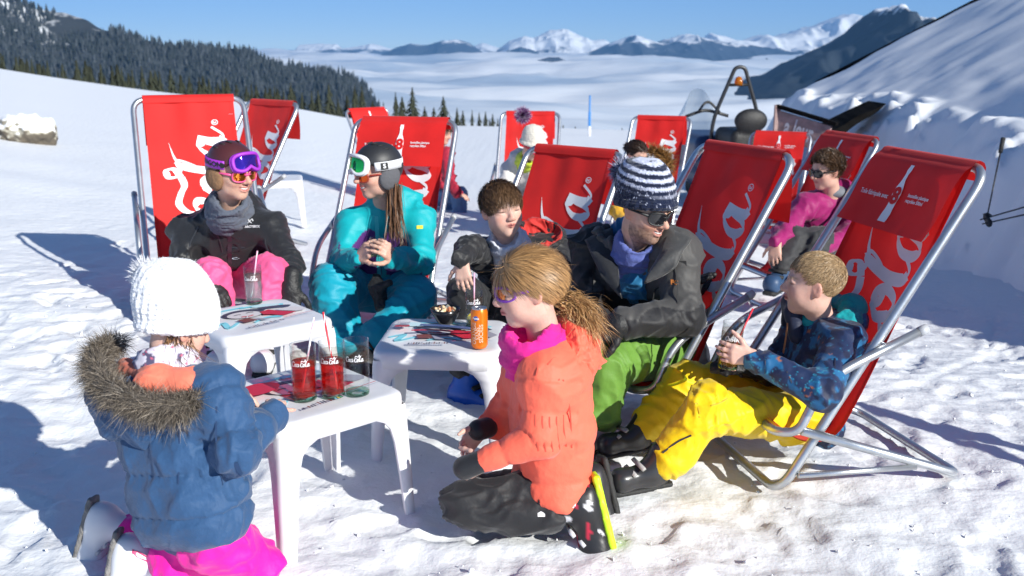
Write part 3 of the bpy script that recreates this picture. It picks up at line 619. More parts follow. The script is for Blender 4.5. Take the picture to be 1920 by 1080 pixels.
def script_cola():
    """the word Cola in flowing script: x along the line, y up; about 5 wide"""
    out = []
    out.append(ribbon([(1.15, .42), (.85, .05), (.45, -.02), (.08, .38), (.12, 1.05), (.5, 1.5), (.86, 1.42), (.84, 1.08), (.6, 1.0)], .13, .42, .35, taper=(.1, .1)))
    out.append(ribbon([(.3, 1.42), (.32, 1.9), (.75, 2.22), (1.3, 2.1), (1.75, 1.92), (2.2, 2.02)], .13, .32, 1.9, taper=(.15, 0)))
    out.append(ribbon([(2.2, 2.02), (2.62, 2.3), (2.55, 2.62), (2.2, 2.55), (2.25, 2.2), (2.75, 2.02), (3.3, 2.25), (4.05, 2.42)], .11, .30, 1.9, taper=(0, .45)))
    out.append(ribbon([(1.55, 1.08), (1.22, .62), (1.4, .06), (1.85, .1), (2.12, .62), (1.95, 1.05), (1.62, 1.1), (1.7, .78), (2.1, .72), (2.45, .86)], .12, .42, .4))
    out.append(ribbon([(2.2, .62), (2.45, .95), (2.85, 1.5), (3.1, 2.02), (3.02, 2.2)], .09, .13, .3))
    out.append(ribbon([(3.02, 2.2), (2.84, 2.05), (2.64, 1.5), (2.5, .8), (2.55, .22), (2.74, .03)], .12, .46, .3)); out.append(ribbon([(2.72, .04), (2.95, .08), (3.3, .5)], .10, .17, .3))
    out.append(ribbon([(4.1, .95), (3.78, 1.12), (3.4, .75), (3.34, .25), (3.58, .0), (3.86, .25), (4.06, .75)], .11, .40, .4))
    out.append(ribbon([(4.24, 1.18), (4.1, .62), (4.08, .2), (4.26, .02)], .14, .46, .3)); out.append(ribbon([(4.24, .03), (4.46, .08), (4.86, .52)], .09, .15, .3))
    c = [(5.1 + .13 * math.cos(t), .35 + .13 * math.sin(t)) for t in np.linspace(0, 2 * math.pi, 11)]; out.append(ribbon(c, .035, .035, 0, 3))
    out.append(ribbon([(5.06, .28), (5.06, .43), (5.15, .40), (5.07, .35), (5.15, .28)], .03, .03, 0, 3))
    return out
def script_coca():
    out = [ribbon([(1.55, .5), (1.2, .05), (.6, -.02), (.1, .55), (.25, 1.4), (.9, 1.9), (1.5, 1.6), (1.35, 1.2)], .1, .42, .35, taper=(.1, .1))]
    for x in (1.5, 3.0):
        out.append(ribbon([(x + .33, 1.08), (x, .62), (x + .15, .06), (x + .6, .1), (x + .8, .62), (x + .6, 1.05), (x + .35, 1.05)], .09, .33, .4))
    out.append(ribbon([(3.0 - .05, .95), (2.75, 1.1), (2.4, .7), (2.45, .1), (2.85, .05), (3.1, .5)], .09, .33, .4))
    out.append(ribbon([(3.95, 1.1), (3.8, .5), (3.95, .05), (4.3, .35)], .08, .36, .3)); out.append(ribbon([(4.35, .6), (4.75, .72)], .12, .16, 1.57))
    return out
COLA = script_cola(); COCA = script_coca()
def cloth_text(parts, fn):
    mb = MB()
    for v, f in parts: v = np.asarray(v, float); mb.add(fn(v[:, 0], v[:, 1]), f)
    return mb
def bottle_outline():
    prof = [(.0, .018), (.03, .018), (.05, .021), (.09, .014), (.15, .017), (.22, .036), (.27, .043), (.32, .041), (.37, .036), (.42, .037), (.47, .043), (.52, .043), (.55, .04)]
    return [(-w, -z) for z, w in prof], [(w, -z) for z, w in prof]
def make_chair(flap_front, seed, empty_label):
    root = thing('deckchair', (0, 0, 0), empty_label, 'deckchair', 'red canvas deckchairs with aluminium frames'); r = .0165
    loop = fillet([(-CW, 0, r), (CW, 0, r), (CW, CS, CT), (-CW, CS, CT)], [.09, .09, .085, .085], 7, True)
    MB().add(*tube(loop, r, 12, True)).build('main_frame', ALU, root)
    w2 = CW + .036
    arm = fillet([(-w2, .455, .565), (-w2, .12, .425), (-w2, .035, .245), (-CW + .02, -.02, .232), (CW - .02, -.02, .232), (w2, .035, .245), (w2, .12, .425), (w2, .455, .565)], [0, .1, .05, .05, .05, .05, .1, 0], 6)
    MB().add(*tube(arm, .0155, 12)).build('arm_frame', ALU, root)
    w3 = CW + .002
    leg = fillet([(-w3 - .001, .05, .25), (-w3 - .001, .69, r), (w3 + .001, .69, r), (w3 + .001, .05, .25)], [0, .05, .05, 0], 6)
    leg = [(p[0] + math.copysign(.033, p[0]) * (1 - min(1, max(0, (p[1] - .05) / .5))), p[1], p[2]) for p in leg]
    MB().add(*tube(leg, .0155, 12)).build('rear_leg', ALU, root)
    for sgn in (-1, 1):
        MB().add(*tube([(sgn * (CW + .022), .055, .085), (sgn * (CW + .022), .50, .072)], .0105, 8)).build('brace', ALU, root)
        MB().add(*tube([(sgn * w2, .448, .562), (sgn * w2, .478, .574)], [.0172, .0165], 10)).build('end_cap', CAP, root)
        MB().add(*tube([(sgn * (w2 + .012), .345, .522), (sgn * (CW - .012), .325, .526)], .006, 8)).build('bolt', ALU, root)
    hw = .252
    def cl(u, v): return sling_pt((u * 2 - 1) * hw, v * PLEN, 0, seed)
    MB().add(*grid(cl, 27, 66)).build('sling', RED, root)
    for sg in (-1, 1):
        MB().add(*grid(lambda u, w, sg=sg: sling_pt(sg * (hw - .022 * u), w * (PLEN - .01), .0016, seed), 3, 60)).build('hem', RED, root)
    # sleeve round the top bar and the flap
    th = np.linspace(-.6, math.pi * 1.05, 12); sl = [(CS - .022 * math.cos(t), CT + .022 * math.sin(t)) for t in th]
    sgn = -1 if flap_front else 1
    if flap_front:
        back = [(CS + .024, CT - .05), (CS + .026, CT)] + [(CS + .024 * math.cos(t), CT + .024 * math.sin(t)) for t in np.linspace(.3, math.pi * .9, 7)]
        dirv = unit(V(-CS, -CT)); start = np.array(back[-1])
        path = back + [tuple(start + dirv * d + V(-CT, CS) / 1.28 * (.012 + .006 * math.sin(d * 20))) for d in np.linspace(.03, .30, 10)]
    else:
        front = [(CS - .03, CT - .02), (CS - .024, CT + .004)] + [(CS - .024 * math.cos(t), CT + .024 * math.sin(t)) for t in np.linspace(.3, math.pi * .95, 7)]
        path = front + [(CS + .026 + .012 * math.sin(d * 9), CT - d) for d in np.linspace(.03, .27, 8)]
    path = np.array(path); pl = np.concatenate([[0], np.cumsum(np.linalg.norm(np.diff(path, axis=0), axis=1))])
    hf_ = hw + (.012 if flap_front else .004)
    def fl(u, v):
        a = v * pl[-1]; x = (u * 2 - 1) * hf_; P = np.stack([x, a, 0 * a + seed], -1); w = .006 * vnoise(P * np.array([2.5, 1, 1]), .2, seed + 4) * np.clip(v * 2 - .4, 0, 1)
        return np.stack([x, np.interp(a, pl, path[:, 0]) + (w if not flap_front else -w * .6), np.interp(a, pl, path[:, 1]) + (0 if not flap_front else w * .3)], -1)
    fo_ = MB().add(*grid(fl, 21, 26)).build('headrest_flap', RED, root)
    # the printed word runs up the cloth, letter tops towards the chair's right
    K = .132; off = .0035
    def tm(x, y): return sling_pt(.178 - y * K * .98 + 0 * x, .165 + 5.1 * K * .84 - x * K * .84, off, seed)
    cloth_text(COLA, tm).build('lettering', WHITEP, root)
    def tm2(x, y): return sling_pt(.178 - y * K * .98, np.clip(.165 + 9.9 * K * .84 - x * K * .84, 0, PLEN - .02), off, seed)
    cloth_text([COCA[0], COCA[-1], COCA[-2]], tm2).build('lettering', WHITEP, root)
    if flap_front:
        base = np.array(back[-1]); perp = V(-CT, CS) / 1.28
        def fp(x, d, o=.0155): q = base[None] + np.outer(d, dirv) + perp * (o + .006 * np.sin(d * 20))[:, None]; return np.stack([x, q[:, 0], q[:, 1]], -1)
        L_, R_ = bottle_outline(); nb = len(L_); pts = np.array(L_ + R_); sc = .225 / .55
        v = fp(pts[:, 0] * sc * 1.35, .045 - pts[:, 1] * sc); mb = MB().add(v, [(i, i + 1, nb + i + 1, nb + i) for i in range(nb - 1)])
        mb.build('bottle_print', WHITEP, fo_)
        tv, tf = text_mesh('8', .085, .004); MB().add(fp(tv[:, 0], .17 - tv[:, 1], .0175), tf).build('numeral', RED, fo_)
        # the reverse-printed words on either side of the bottle
        for words, cx, dd in (('Toile fabriquée avec', -.128, .175), ('bouteilles plastique', .122, .155), ('recyclées 500ml', .112, .175)):
            sz = .026 if cx < 0 else .018; tv, tf = text_mesh(words, sz, .0004)
            MB().add(fp(cx + tv[:, 0] * .82, dd - tv[:, 1]), tf).build('lettering', WHITEP, fo_)
    return root
CH = {}
def place_chair(x, y, deg, flap, label, z=None):
    a = math.radians(deg); key = (flap, len(CH) % 3)
    if key not in CH: CH[key] = make_chair(flap, 1 + 3 * key[1] + flap, label); o = CH[key]
    else: o = copy_tree(CH[key])
    # backward axis (+y local) = -facing
    o.location = (x, y, (float(terr(x, y)) if z is None else z) - .004); o.rotation_euler = (0, 0, a + math.pi / 2); tag(o, label, 'deckchair', 'red canvas deckchairs with aluminium frames'); return o
place_chair(-1.66, 5.32, -69, False, 'red deckchair holding the woman in the black jacket and maroon helmet', .11)
place_chair(-.78, 5.22, -104, True, 'red deckchair with bottle print flap behind the woman in teal')
place_chair(-.10, 4.70, -130, False, 'red deckchair behind the boy in the black jacket, white lettering on its sling', -.12)
place_chair(.36, 3.87, -155, False, 'red deckchair holding the man in the striped knit hat')
place_chair(.83, 3.40, -167, True, 'red deckchair with bottle print flap holding the boy in yellow trousers', .02)
place_chair(-2.26, 7.25, -129, False, 'empty red deckchair beside a small white table on open snow')
place_chair(-1.37, 12.1, -48, True, 'red deckchair holding the person in blue jeans')
place_chair(.114, 9.95, -97, False, 'red deckchair behind the person in the bobble hat and white jacket')
place_chair(1.27, 9.75, -114, False, 'red deckchair behind the woman in the mustard jacket')
place_chair(2.55, 10.0, -116, True, 'red deckchair with its flap forward, standing near the snowmobile')
place_chair(1.60, 6.45, -163, True, 'red deckchair holding the woman in the magenta jacket')
place_chair(2.66, 1.9, -150, False, 'red deckchair standing off by the ski track, casting a long shadow')
# ================================================================== TABLES
PLAST = mat('white_moulded_plastic', (.78, .78, .80), .42, .06, 40, .06, 9, sss=0)
TH = .43
def ring(hw, hd, rad, z, n=6):
    out = []
    for cx, cy, a0 in ((hw - rad, hd - rad, 0), (-hw + rad, hd - rad, 1), (-hw + rad, -hd + rad, 2), (hw - rad, -hd + rad, 3)):
        for i in range(n + 1): a = (a0 + i / n) * math.pi / 2; out.append((cx + rad * math.cos(a), cy + rad * math.sin(a), z))
    return out
def make_table(name='side_table', w=.47, d=.47):
    t = thing(name, (0, 0, 0), 'x', 'table', 'white plastic side tables'); hw, hd = w / 2, d / 2
    rs = [ring(hw - .05, hd - .05, .03, TH - .003), ring(hw - .03, hd - .03, .045, TH - .002), ring(hw - .012, hd - .012, .055, TH - .004), ring(hw - .003, hd - .003, .06, TH - .011), ring(hw, hd, .062, TH - .022), ring(hw + .001, hd + .001, .062, TH - .068), ring(hw - .006, hd - .006, .058, TH - .070), ring(hw - .008, hd - .008, .056, TH - .02)]
    n = len(rs[0]); v = [p for r_ in rs for p in r_] + [(0, 0, TH - .003)]; f = []
    for i in range(len(rs) - 1):
        for j in range(n): f.append((i * n + j, (i + 1) * n + j, (i + 1) * n + (j + 1) % n, i * n + (j + 1) % n))
    c = len(v) - 1; f += [(j, (j + 1) % n, c) for j in range(n)]; b = (len(rs) - 1) * n; f.append(tuple(b + j for j in range(n))[::-1])
    MB().add(v, f).build('tabletop', PLAST, t)
    for sx in (-1, 1):
        for sy in (-1, 1):
            vv = []; ks = [(0, .042, .012), (.02, .044, .010), (.15, .052, .006), (.27, .062, .002), (.32, .074, 0), (.345, .095, -.0005), (TH - .066, .135, -.001), (TH - .04, .135, -.004)]
            for (z, wd_, spl) in ks:
                X, Y = hw + spl * 1.2, hd + spl * 1.2; th = .007; rc = .02
                prof = [(X - wd_, Y), (X - rc, Y), (X - rc * .3, Y - rc * .3), (X, Y - rc), (X, Y - wd_), (X - th * 2, Y - wd_), (X - th * 2, Y - th * 2), (X - wd_, Y - th * 2)]
                vv += [(sx * a, sy * b_, z) for a, b_ in prof]
            ff = []
            for i in range(len(ks) - 1):
                for j in range(8): ff.append((i * 8 + j, i * 8 + (j + 1) % 8, i * 8 + 8 + (j + 1) % 8, i * 8 + 8 + j))
            ff.append(tuple(range(8))); 
            if sx * sy < 0: ff = [q[::-1] for q in ff]
            MB().add(vv, ff).build('leg', PLAST, t)
    return t
PR = {k: mat('print_' + k, c, .45) for k, c in dict(red=(.62, .02, .05), dark=(.06, .06, .10), navy=(.10, .14, .30), cyan=(.25, .72, .82), flesh=(.72, .66, .66), grey=(.38, .36, .42), white=(.85, .85, .86), brown=(.22, .06, .05), green=(.1, .45, .25), yellow=(.8, .65, .1), pale=(.62, .82, .86)).items()}
PK = list(PR)
class Print:
    def __init__(s): s.mb = MB(); s.z = TH + .0002
    def poly(s, pts, col, dz=.0004):
        s.z += dz; v = [(x, y, s.z) for x, y in pts]; s.mb.add(v, [tuple(range(len(v)))], PK.index(col)); return s
    def oval(s, cx, cy, a, b, col, rot=0, n=22): return s.poly([(cx + a * math.cos(t) * math.cos(rot) - b * math.sin(t) * math.sin(rot), cy + a * math.cos(t) * math.sin(rot) + b * math.sin(t) * math.cos(rot)) for t in np.arange(n) * 2 * math.pi / n], col)
    def stroke(s, pts, w, col, w2=None):
        v, f = ribbon(pts, w, w2 or w, .5, 6); s.z += .0004; s.mb.add(np.c_[v, np.full(len(v), s.z)], f, PK.index(col)); return s
    def build(s, parent): return stuff(s.mb.build('printed_artwork', [PR[k] for k in PK], parent, False))
def table_art(t, variant):
    P = Print()
    # palette of soft cyan brush strokes, a woman drinking through a straw drawn as generic shapes
    for pts in ([(-.19, .10), (-.1, .15), (.02, .16)], [(-.2, -.06), (-.15, -.02), (-.16, -.1), (-.1, -.05)], [(.0, .15), (.1, .14), (.17, .1)], [(-.05, -.09), (.02, -.05), (.08, -.07)]): P.stroke(pts, .012, 'cyan', .03)
    P.oval(-.14, .12, .05, .03, 'pale'); P.oval(.1, .12, .06, .025, 'pale', -.2)
    P.oval(-.03, .05, .088, .06, 'dark', -.15); P.oval(-.035, .035, .07, .05, 'flesh', -.1)
    P.stroke([(-.11, .07), (-.05, .10), (.03, .085), (.06, .05)], .02, 'dark', .03)
    P.stroke([(-.075, .045), (-.06, .05), (-.045, .046)], .006, 'dark', .008); P.stroke([(-.02, .05), (-.003, .056), (.012, .05)], .006, 'dark', .008)
    P.stroke([(-.06, .008), (-.035, .0), (-.008, .008)], .007, 'red', .012)
    P.poly([(.03, .03), (.075, .045), (.10, .0), (.15, -.055), (.08, -.075), (.05, -.03), (.025, -.015)], 'red')
    P.poly([(.09, .03), (.17, .03), (.21, -.02), (.19, -.05), (.155, -.05), (.11, .0)], 'grey') if variant else P.poly([(.09, .03), (.17, .03), (.21, -.02), (.19, -.05), (.155, -.05), (.11, .0)], 'flesh')
    P.stroke([(.05, .085), (.1, .075), (.15, .06), (.17, .04)], .02, 'dark', .035)
    P.poly([(-.10, -.035), (-.045, -.03), (-.03, -.075), (-.085, -.085)], 'brown'); P.poly([(-.04, -.04), (-.025, -.045), (.02, -.095), (-.02, -.092)], 'grey')
    P.stroke([(-.055, -.03), (-.04, -.005)], .004, 'white')
    rr = random.Random(variant + 3)
    for i in range(16): x = -.11 + i * .0095; h = rr.uniform(.012, .026); P.poly([(x, -.17), (x + .0055, -.17), (x + .0055, -.17 + h), (x, -.17 + h)], ['dark', 'grey', 'brown', 'dark', 'cyan', 'yellow', 'green', 'grey'][i % 8 if variant == 1 and i > 7 else i % 4])
    P.stroke([(.05, -.135), (.19, -.115)], .0035, 'red'); P.stroke([(.05, -.148), (.2, -.128)], .002, 'grey')
    P.oval(-.165, .055, .026, .018, 'red')
    if variant == 1:
        P.oval(-.13, .07, .075, .05, 'red', .12)
        for off_, parts in ((-.19, COCA), (-.125, COLA)):
            for v, f in parts:
                if v[:, 0].max() > 5.02: continue
                P.z = max(P.z, TH + .012 * 0 + P.z); P.mb.add(np.c_[off_ + v[:, 0] * .0125 , .058 + v[:, 1] * .0125 + (off_ + v[:, 0] * .0125 + .13) * .1, np.full(len(v), P.z + .0006)], f, PK.index('white'))
    if variant == 2:
        for k in range(7): P.poly([(-.195, .10 - k * .012), (-.145, .10 - k * .012), (-.145, .107 - k * .012), (-.195, .107 - k * .012)], ['grey', 'red'][k > 4])
        P.stroke([(-.10, .06), (.0, .05), (.08, .03), (.17, .0)], .02, 'navy', .035); P.stroke([(-.12, -.02), (-.03, -.01), (.06, -.03), (.12, -.02)], .012, 'red', .03)
    P.build(t)
T0 = make_table()
def place_table(x, y, deg, art, label, base=T0, first=False, z=None):
    t = base if first else copy_tree(base); t.location = (x, y, (float(terr(x, y)) if z is None else z) - .003); t.rotation_euler = (0, 0, math.radians(deg)); tag(t, label, 'table', 'white plastic side tables')
    return t, art
TB = {}
tabs = [('near', -.66, 3.02, 43, 1, 'white plastic table holding two red drinks and an empty glass'),
        ('left', -1.03, 3.87, 40, 0, 'white plastic table with one clear glass before the woman in pink trousers'),
        ('mid', -.262, 3.66, -4, 2, 'white plastic table holding an orange can and a black bowl'),
        ('far', -2.17, 9.15, 12, None, 'small white plastic table beside the empty deckchair on open snow')]
for i, (k, x, y, dg, art, lab) in enumerate(tabs): TB[k] = place_table(x, y, dg, art, lab, first=(i == 0))
for k, (t, art) in TB.items():
    if art is not None: table_art(t, art)
def on_table(k, lx, ly, dz=.001):
    t = TB[k][0]; a = t.rotation_euler[2]; c, s = math.cos(a), math.sin(a); return np.array([t.location[0] + c * lx - s * ly, t.location[1] + s * lx + c * ly, t.location[2] + TH + dz])
def table_at(k, px, py, dz=.001):
    """world point on a table's top under a photo pixel"""
    z = TB[k][0].location[2] + TH + dz; a = W(px, py, 3.0); k_ = (z - CAM_H) / (a[2] - CAM_H); return np.array([a[0] * k_, a[1] * k_, z])
# ================================================================== PEOPLE
SKIN = vcol('skin', .48, .12, 140, 0, .4, .12)
def hand(S, wr, d, nrm, side, L=.17, curl=(.35, .45, .35), thumb=.5, spread=.10, fat=1.0, flex=None):
    """palm, four fingers of unequal length with three bends, thumb leaving the side of the palm"""
    HANDS.append(np.asarray(wr, float) + unit(d) * .06); d = unit(d); t = unit(np.cross(d, nrm)) * side; n = unit(np.cross(t, d)) * (1 if np.dot(np.cross(t, d), nrm) > 0 else -1)
    wr = np.asarray(wr, float); wid = .20 * L
    offs = [.95, .33, -.30, -.88]; ln = [.40, .45, .42, .33]; rad = [.050, .052, .050, .044]
    k0 = .008 * L / .17
    for i in range(4):
        kn = wr + d * L * (.50 - .03 * abs(i - 1)) + t * wid * offs[i]
        S.cone(wr + t * wid * offs[i] * .55 + d * .04 * L, kn, .085 * L * fat, .066 * L * fat, .02 * L / .17)
        dd = unit(d + t * offs[i] * spread); p = kn; ll = ln[i] * L; r0 = rad[i] * L * fat
        cu = curl if flex is None else flex[i]
        for j, fr in enumerate((.45, .31, .24)):
            a = cu[j]; dd = unit(dd * math.cos(a) + n * math.sin(a)); n2 = unit(n - dd * np.dot(n, dd)); n = n  # keep palm side
            q = p + dd * ll * fr; S.cone(p, q, r0, r0 * .9, k0); p = q; r0 *= .9
    p = wr + d * .16 * L + t * .16 * L; dd = unit(d * .62 + t * .75 + n * .25)
    for j, (fr, a) in enumerate(((.24, 0), (.18, thumb), (.14, thumb * .6))):
        dd = unit(dd + (d * .8 + n * .5 - t * .6) * a * .6); q = p + dd * fr * L; S.cone(p, q, (.066 - .008 * j) * L * fat, (.058 - .008 * j) * L * fat, .012 * L / .17 if j == 0 else k0); p = q
LASTHEAD = []
HANDS = []
def thin_hidden(v, q, cols, cell=.02):
    """coarser mesh where the body is covered by clothes; face, neck and hands keep their detail"""
    c, H = LASTHEAD; keep = (np.linalg.norm(v - c, axis=1) < .78 * H)
    for p in HANDS: keep |= np.linalg.norm(v - p, axis=1) < .17
    ids = np.arange(len(v)); hid = np.nonzero(~keep)[0]; _, inv = np.unique(np.floor(v[hid] / cell).astype(np.int64), axis=0, return_inverse=True); inv = inv.ravel(); n = inv.max() + 1
    kp = np.nonzero(keep)[0]; ids[kp] = np.arange(len(kp)); ids[hid] = len(kp) + inv; cnt = np.bincount(inv, minlength=n)[:, None]; f = lambda A: np.concatenate([A[kp], np.stack([np.bincount(inv, A[hid][:, i], n) for i in range(A.shape[1])], 1) / cnt])
    t = ids[np.concatenate([q[:, [0, 1, 2]], q[:, [0, 2, 3]]])]; t = t[(t[:, 0] != t[:, 1]) & (t[:, 1] != t[:, 2]) & (t[:, 0] != t[:, 2])]; _, u = np.unique(np.sort(t, 1), axis=0, return_index=True)
    return (f(v), t[np.sort(u)]), f(np.asarray(cols, float))
def head(S, c, R, H, child=False, grin=False):
    c = np.asarray(c, float); LASTHEAD.clear(); LASTHEAD.extend([c, H]); g = lambda x, y, z: c + R @ (V(x, y, z) * H); e = lambda p, r, k=.04, sub=False: S.ell(g(*p), np.array(r) * H, R, k * H, sub)
    jw = .90 if child else 1.0
    e((0, -.06, .14), (.335, .415, .36)); e((0, .10, -.13), (.265 * jw, .27, .33), .12); e((0, .03, -.1), (.30, .26, .3), .1)
    e((0, .235 if not child else .215, -.40), (.105, .10, .085), .12)
    for s in (-1, 1):
        e((s * .165 * jw, .04, -.27), (.10, .17, .13), .1); e((s * .155, .215, -.10), (.10, .10, .085), .1)
        if child: e((s * .15, .20, -.20), (.095, .10, .1), .1)
        e((s * .145, .385, .015), (.075, .055, .045), .05, True)                 # eye socket
        e((s * .145, .300, .030), (.078, .052, .030), .02); e((s * .145, .292, -.028), (.072, .05, .026), .02)  # lids
        S.ell(g(s * .335, -.035, -.03), np.array((.03, .085, .125)) * H, R @ rotz(s * .45), .02 * H); S.ell(g(s * .372, -.02, -.01), np.array((.02, .045, .075)) * H, R @ rotz(s * .45), .012 * H, True)
        e((s * .048, .392, -.128), (.042, .05, .036), .03)                        # nostril wing
    S.cone(g(-.15, .318, .085), g(.15, .318, .085), .042 * H, .042 * H, .05 * H)
    nt_ = .43 if child else .465
    S.cone(g(0, .33, .05), g(0, nt_, -.105), .034 * H, .050 * H, .05 * H)
    if grin:
        up_ = lambda x: -.262 + 3.2 * x * x
        for s in (-1, 1):
            e((s * .165, .235, -.125), (.085, .085, .07), .07)
            S.chain([g(0, .372, -.222), g(s * .06, .355, -.218), g(s * .118, .305, -.205)], [.020 * H, .017 * H, .012 * H], .02 * H); S.chain([g(0, .358, -.300), g(s * .06, .342, -.288), g(s * .11, .305, -.232)], [.024 * H, .02 * H, .012 * H], .02 * H)
            S.ops.append(Sdf(1).cone(g(0, .378, -.260), g(s * .06, .362, -.252), .019 * H, .016 * H, .008 * H, True).ops[0]); S.ops.append(Sdf(1).cone(g(s * .06, .362, -.252), g(s * .098, .326, -.222), .015 * H, .008 * H, .008 * H, True).ops[0])
        return g
    for s in (-1, 1):
        S.cone(g(0, .372, -.225), g(s * .088, .325, -.236), .022 * H, .012 * H, .02 * H); S.cone(g(0, .365, -.268), g(s * .07, .33, -.258), .026 * H, .015 * H, .02 * H)
    S.cone(g(-.08, .372, -.246), g(.08, .372, -.246), .006 * H, .006 * H, .01 * H, True)
    return g
def rotz(a): c, s = math.cos(a), math.sin(a); return np.array([[c, -s, 0], [s, c, 0], [0, 0, 1]])
def face_cols(v, c, R, H, tone, hair=None, lip=(.50, .15, .13), beard=None, squint=True, grin=False):
    q = ((v - c) @ R) / H; x, y, z = q[:, 0], q[:, 1], q[:, 2]; C = np.tile(np.array(tone, float), (len(v), 1)); ax = np.abs(x)
    def mix(col, w): nonlocal C; w = np.clip(w, 0, 1)[:, None]; C = C * (1 - w) + np.array(col) * w
    t = np.array(tone)
    mix(t * V(1.02, .70, .66), .55 * np.exp(-((ax - .19) / .10) ** 2 - ((z + .13) / .10) ** 2) * (y > 0)); mix(t * V(1.0, .68, .62), .5 * np.exp(-(x / .07) ** 2 - ((z + .11) / .07) ** 2) * (y > .36))
    mix(t * V(1.0, .66, .60), .6 * np.exp(-((ax - .36) / .05) ** 2) * (np.abs(z) < .2) * (y < .1))
    if beard is not None:
        w = ((z < -.17) & (y > -.02)) * np.clip((-.14 - z) * 9, 0, 1) * (1 - np.exp(-(x / .10) ** 2 - ((z + .25) / .035) ** 2)); mix(beard, w * (.62 + .25 * vnoise(v, .006, 3)))
    zc_ = (-.258 + 3.0 * x * x) if grin else (-.247 + 0 * x); wd_ = .115 if grin else .085; hh_ = .052 if grin else .036
    mix(lip, 1.2 * np.exp(-(ax / wd_) ** 4 - ((z - zc_) / hh_) ** 2) * (y > .26)); mix(np.array(lip) * .25, 1.0 * np.exp(-(ax / wd_) ** 4 - ((z - zc_) / (.018 if grin else .010)) ** 2) * (y > .26))
    if hair is not None: mix(hair, .8 * np.exp(-((ax - .15) / .085) ** 4 - ((z - .098 + .35 * (ax - .15) ** 2) / .018) ** 2) * (y > .2))
    C = C * (1 + .07 * vnoise(v, .018, 21) + .04 * vnoise(v, .005, 22))[:, None]
    if squint: mix((.03, .02, .015), 1.0 * np.exp(-((ax - .145) / .058) ** 4 - ((z - .002) / .011) ** 2) * (y > .24))
    return C
def blades(root, d, L, bend, w0, seg=3, side=None):
    """many narrow tapering hair ribbons"""
    n = len(root); L = np.broadcast_to(L, (n,))[:, None]; d = d / (np.linalg.norm(d, axis=1)[:, None] + 1e-9)
    sd = np.cross(d, RNG.normal(size=(n, 3)) if side is None else side); sd /= np.linalg.norm(sd, axis=1)[:, None] + 1e-9
    v = np.zeros((n, seg * 2 + 1, 3))
    for j in range(seg + 1):
        t = j / seg; p = root + d * L * t + bend * L * t * t; w = w0 * (1 - t * .75) / 2
        if j < seg: v[:, 2 * j] = p + sd * w; v[:, 2 * j + 1] = p - sd * w
        else: v[:, 2 * seg] = p
    f = []
    for j in range(seg - 1): f += [(2 * j, 2 * j + 1, 2 * j + 3), (2 * j, 2 * j + 3, 2 * j + 2)]
    f.append((2 * seg - 2, 2 * seg - 1, 2 * seg)); f = np.array(f)
    return v.reshape(-1, 3), (f[None] + (np.arange(n) * (2 * seg + 1))[:, None, None]).reshape(-1, 3)
HL = ([-.5, -.2, 0, .12, .24, .40], [-.30, -.24, -.08, .06, .22, .30])
def scalp(c, R, H, n, infl=1.03, hl=HL):
    d = RNG.normal(size=(n * 3, 3)); d /= np.linalg.norm(d, axis=1)[:, None]; r = np.array([.335, .415, .36]) * infl; q = d * r + np.array([0, -.06, .14]); q = q[q[:, 2] > np.interp(q[:, 1], *hl) + .02 * np.sin(q[:, 0] * 40)][:n]
    nn = (q - np.array([0, -.06, .14])) / r ** 2; nn /= np.linalg.norm(nn, axis=1)[:, None]
    return c + (q * H) @ R.T, nn @ R.T, q
def haircap(c, R, H, infl=1.025, hl=HL, nu=44, nv=30):
    th = np.linspace(0, 2 * math.pi, nu, endpoint=False); ph = np.linspace(0, math.pi * .86, nv); r = np.array([.335, .415, .36]) * infl
    q = np.array([[math.sin(b) * math.cos(a), math.sin(b) * math.sin(a), math.cos(b)] for b in ph for a in th]) * r + np.array([0, -.06, .14]); ok = q[:, 2] > np.interp(q[:, 1], *hl)
    f = [(i * nu + j, (i + 1) * nu + j, (i + 1) * nu + (j + 1) % nu, i * nu + (j + 1) % nu) for i in range(nv - 1) for j in range(nu)]; f = [k for k in f if all(ok[t] for t in k)]
    used = sorted({t for k in f for t in k}); mp = {t: i for i, t in enumerate(used)}
    return c + (q[used] * H) @ R.T, [tuple(mp[t] for t in k) for k in f]
HAIRM = vcol('hair', .45, 0, 10, 0, .5)
class Person:
    def __init__(s, loc, label): s.loc = np.array(loc, float); s.root = thing('person', loc, label, 'person')
    def part(s, name, vq, m, cols=None, parent=None, smooth=True):
        if name == 'body': vq, cols = thin_hidden(np.asarray(vq[0], float), vq[1], cols)
        v, q = vq; return link(name, mesh_np(name, np.asarray(v, float) - s.loc, q, m, cols, smooth), parent or s.root)
    def mb(s, name, mb, m, parent=None, smooth=True): return mb.build(name, m, parent or s.root, smooth, s.loc)
    def hair(s, name, groups, base, var=.35, parent=None):
        """groups of (v,f) ribbon sets; each ribbon gets its own shade of the hair colour"""
        v = np.concatenate([g[0] for g in groups]); f = []; o = 0
        for g in groups: f.append(np.asarray(g[1]) + o); o += len(g[0])
        f = np.concatenate(f); sh = np.concatenate([np.repeat(1 + var * (RNG.random(len(g[0]) // g[2]) * 2 - 1), g[2]) for g in groups])
        return s.part(name, (v, f), HAIRM, np.array(base)[None] * sh[:, None], parent)
def lerp(a, b, t): return np.asarray(a) * (1 - t) + np.asarray(b) * t
def torso_body(S, J, k):
    HANDS.clear()
    nk, hp = J['neck'], J['hip']; ch = lerp(nk, hp, .28); lat = unit(J['shL'] - J['shR'])
    for sg in (-1, 1): S.cone(hp + lat * sg * .05 * k, ch + lat * sg * .08 * k, .085 * k, .085 * k, .04)
    for sd in 'LR':
        S.cone(lerp(nk, hp, .1), J['sh' + sd], .05 * k, .05 * k, .04)
        S.chain([J['sh' + sd], J['el' + sd], J['wr' + sd]], [.05 * k, .04 * k, .028 * k], .02)
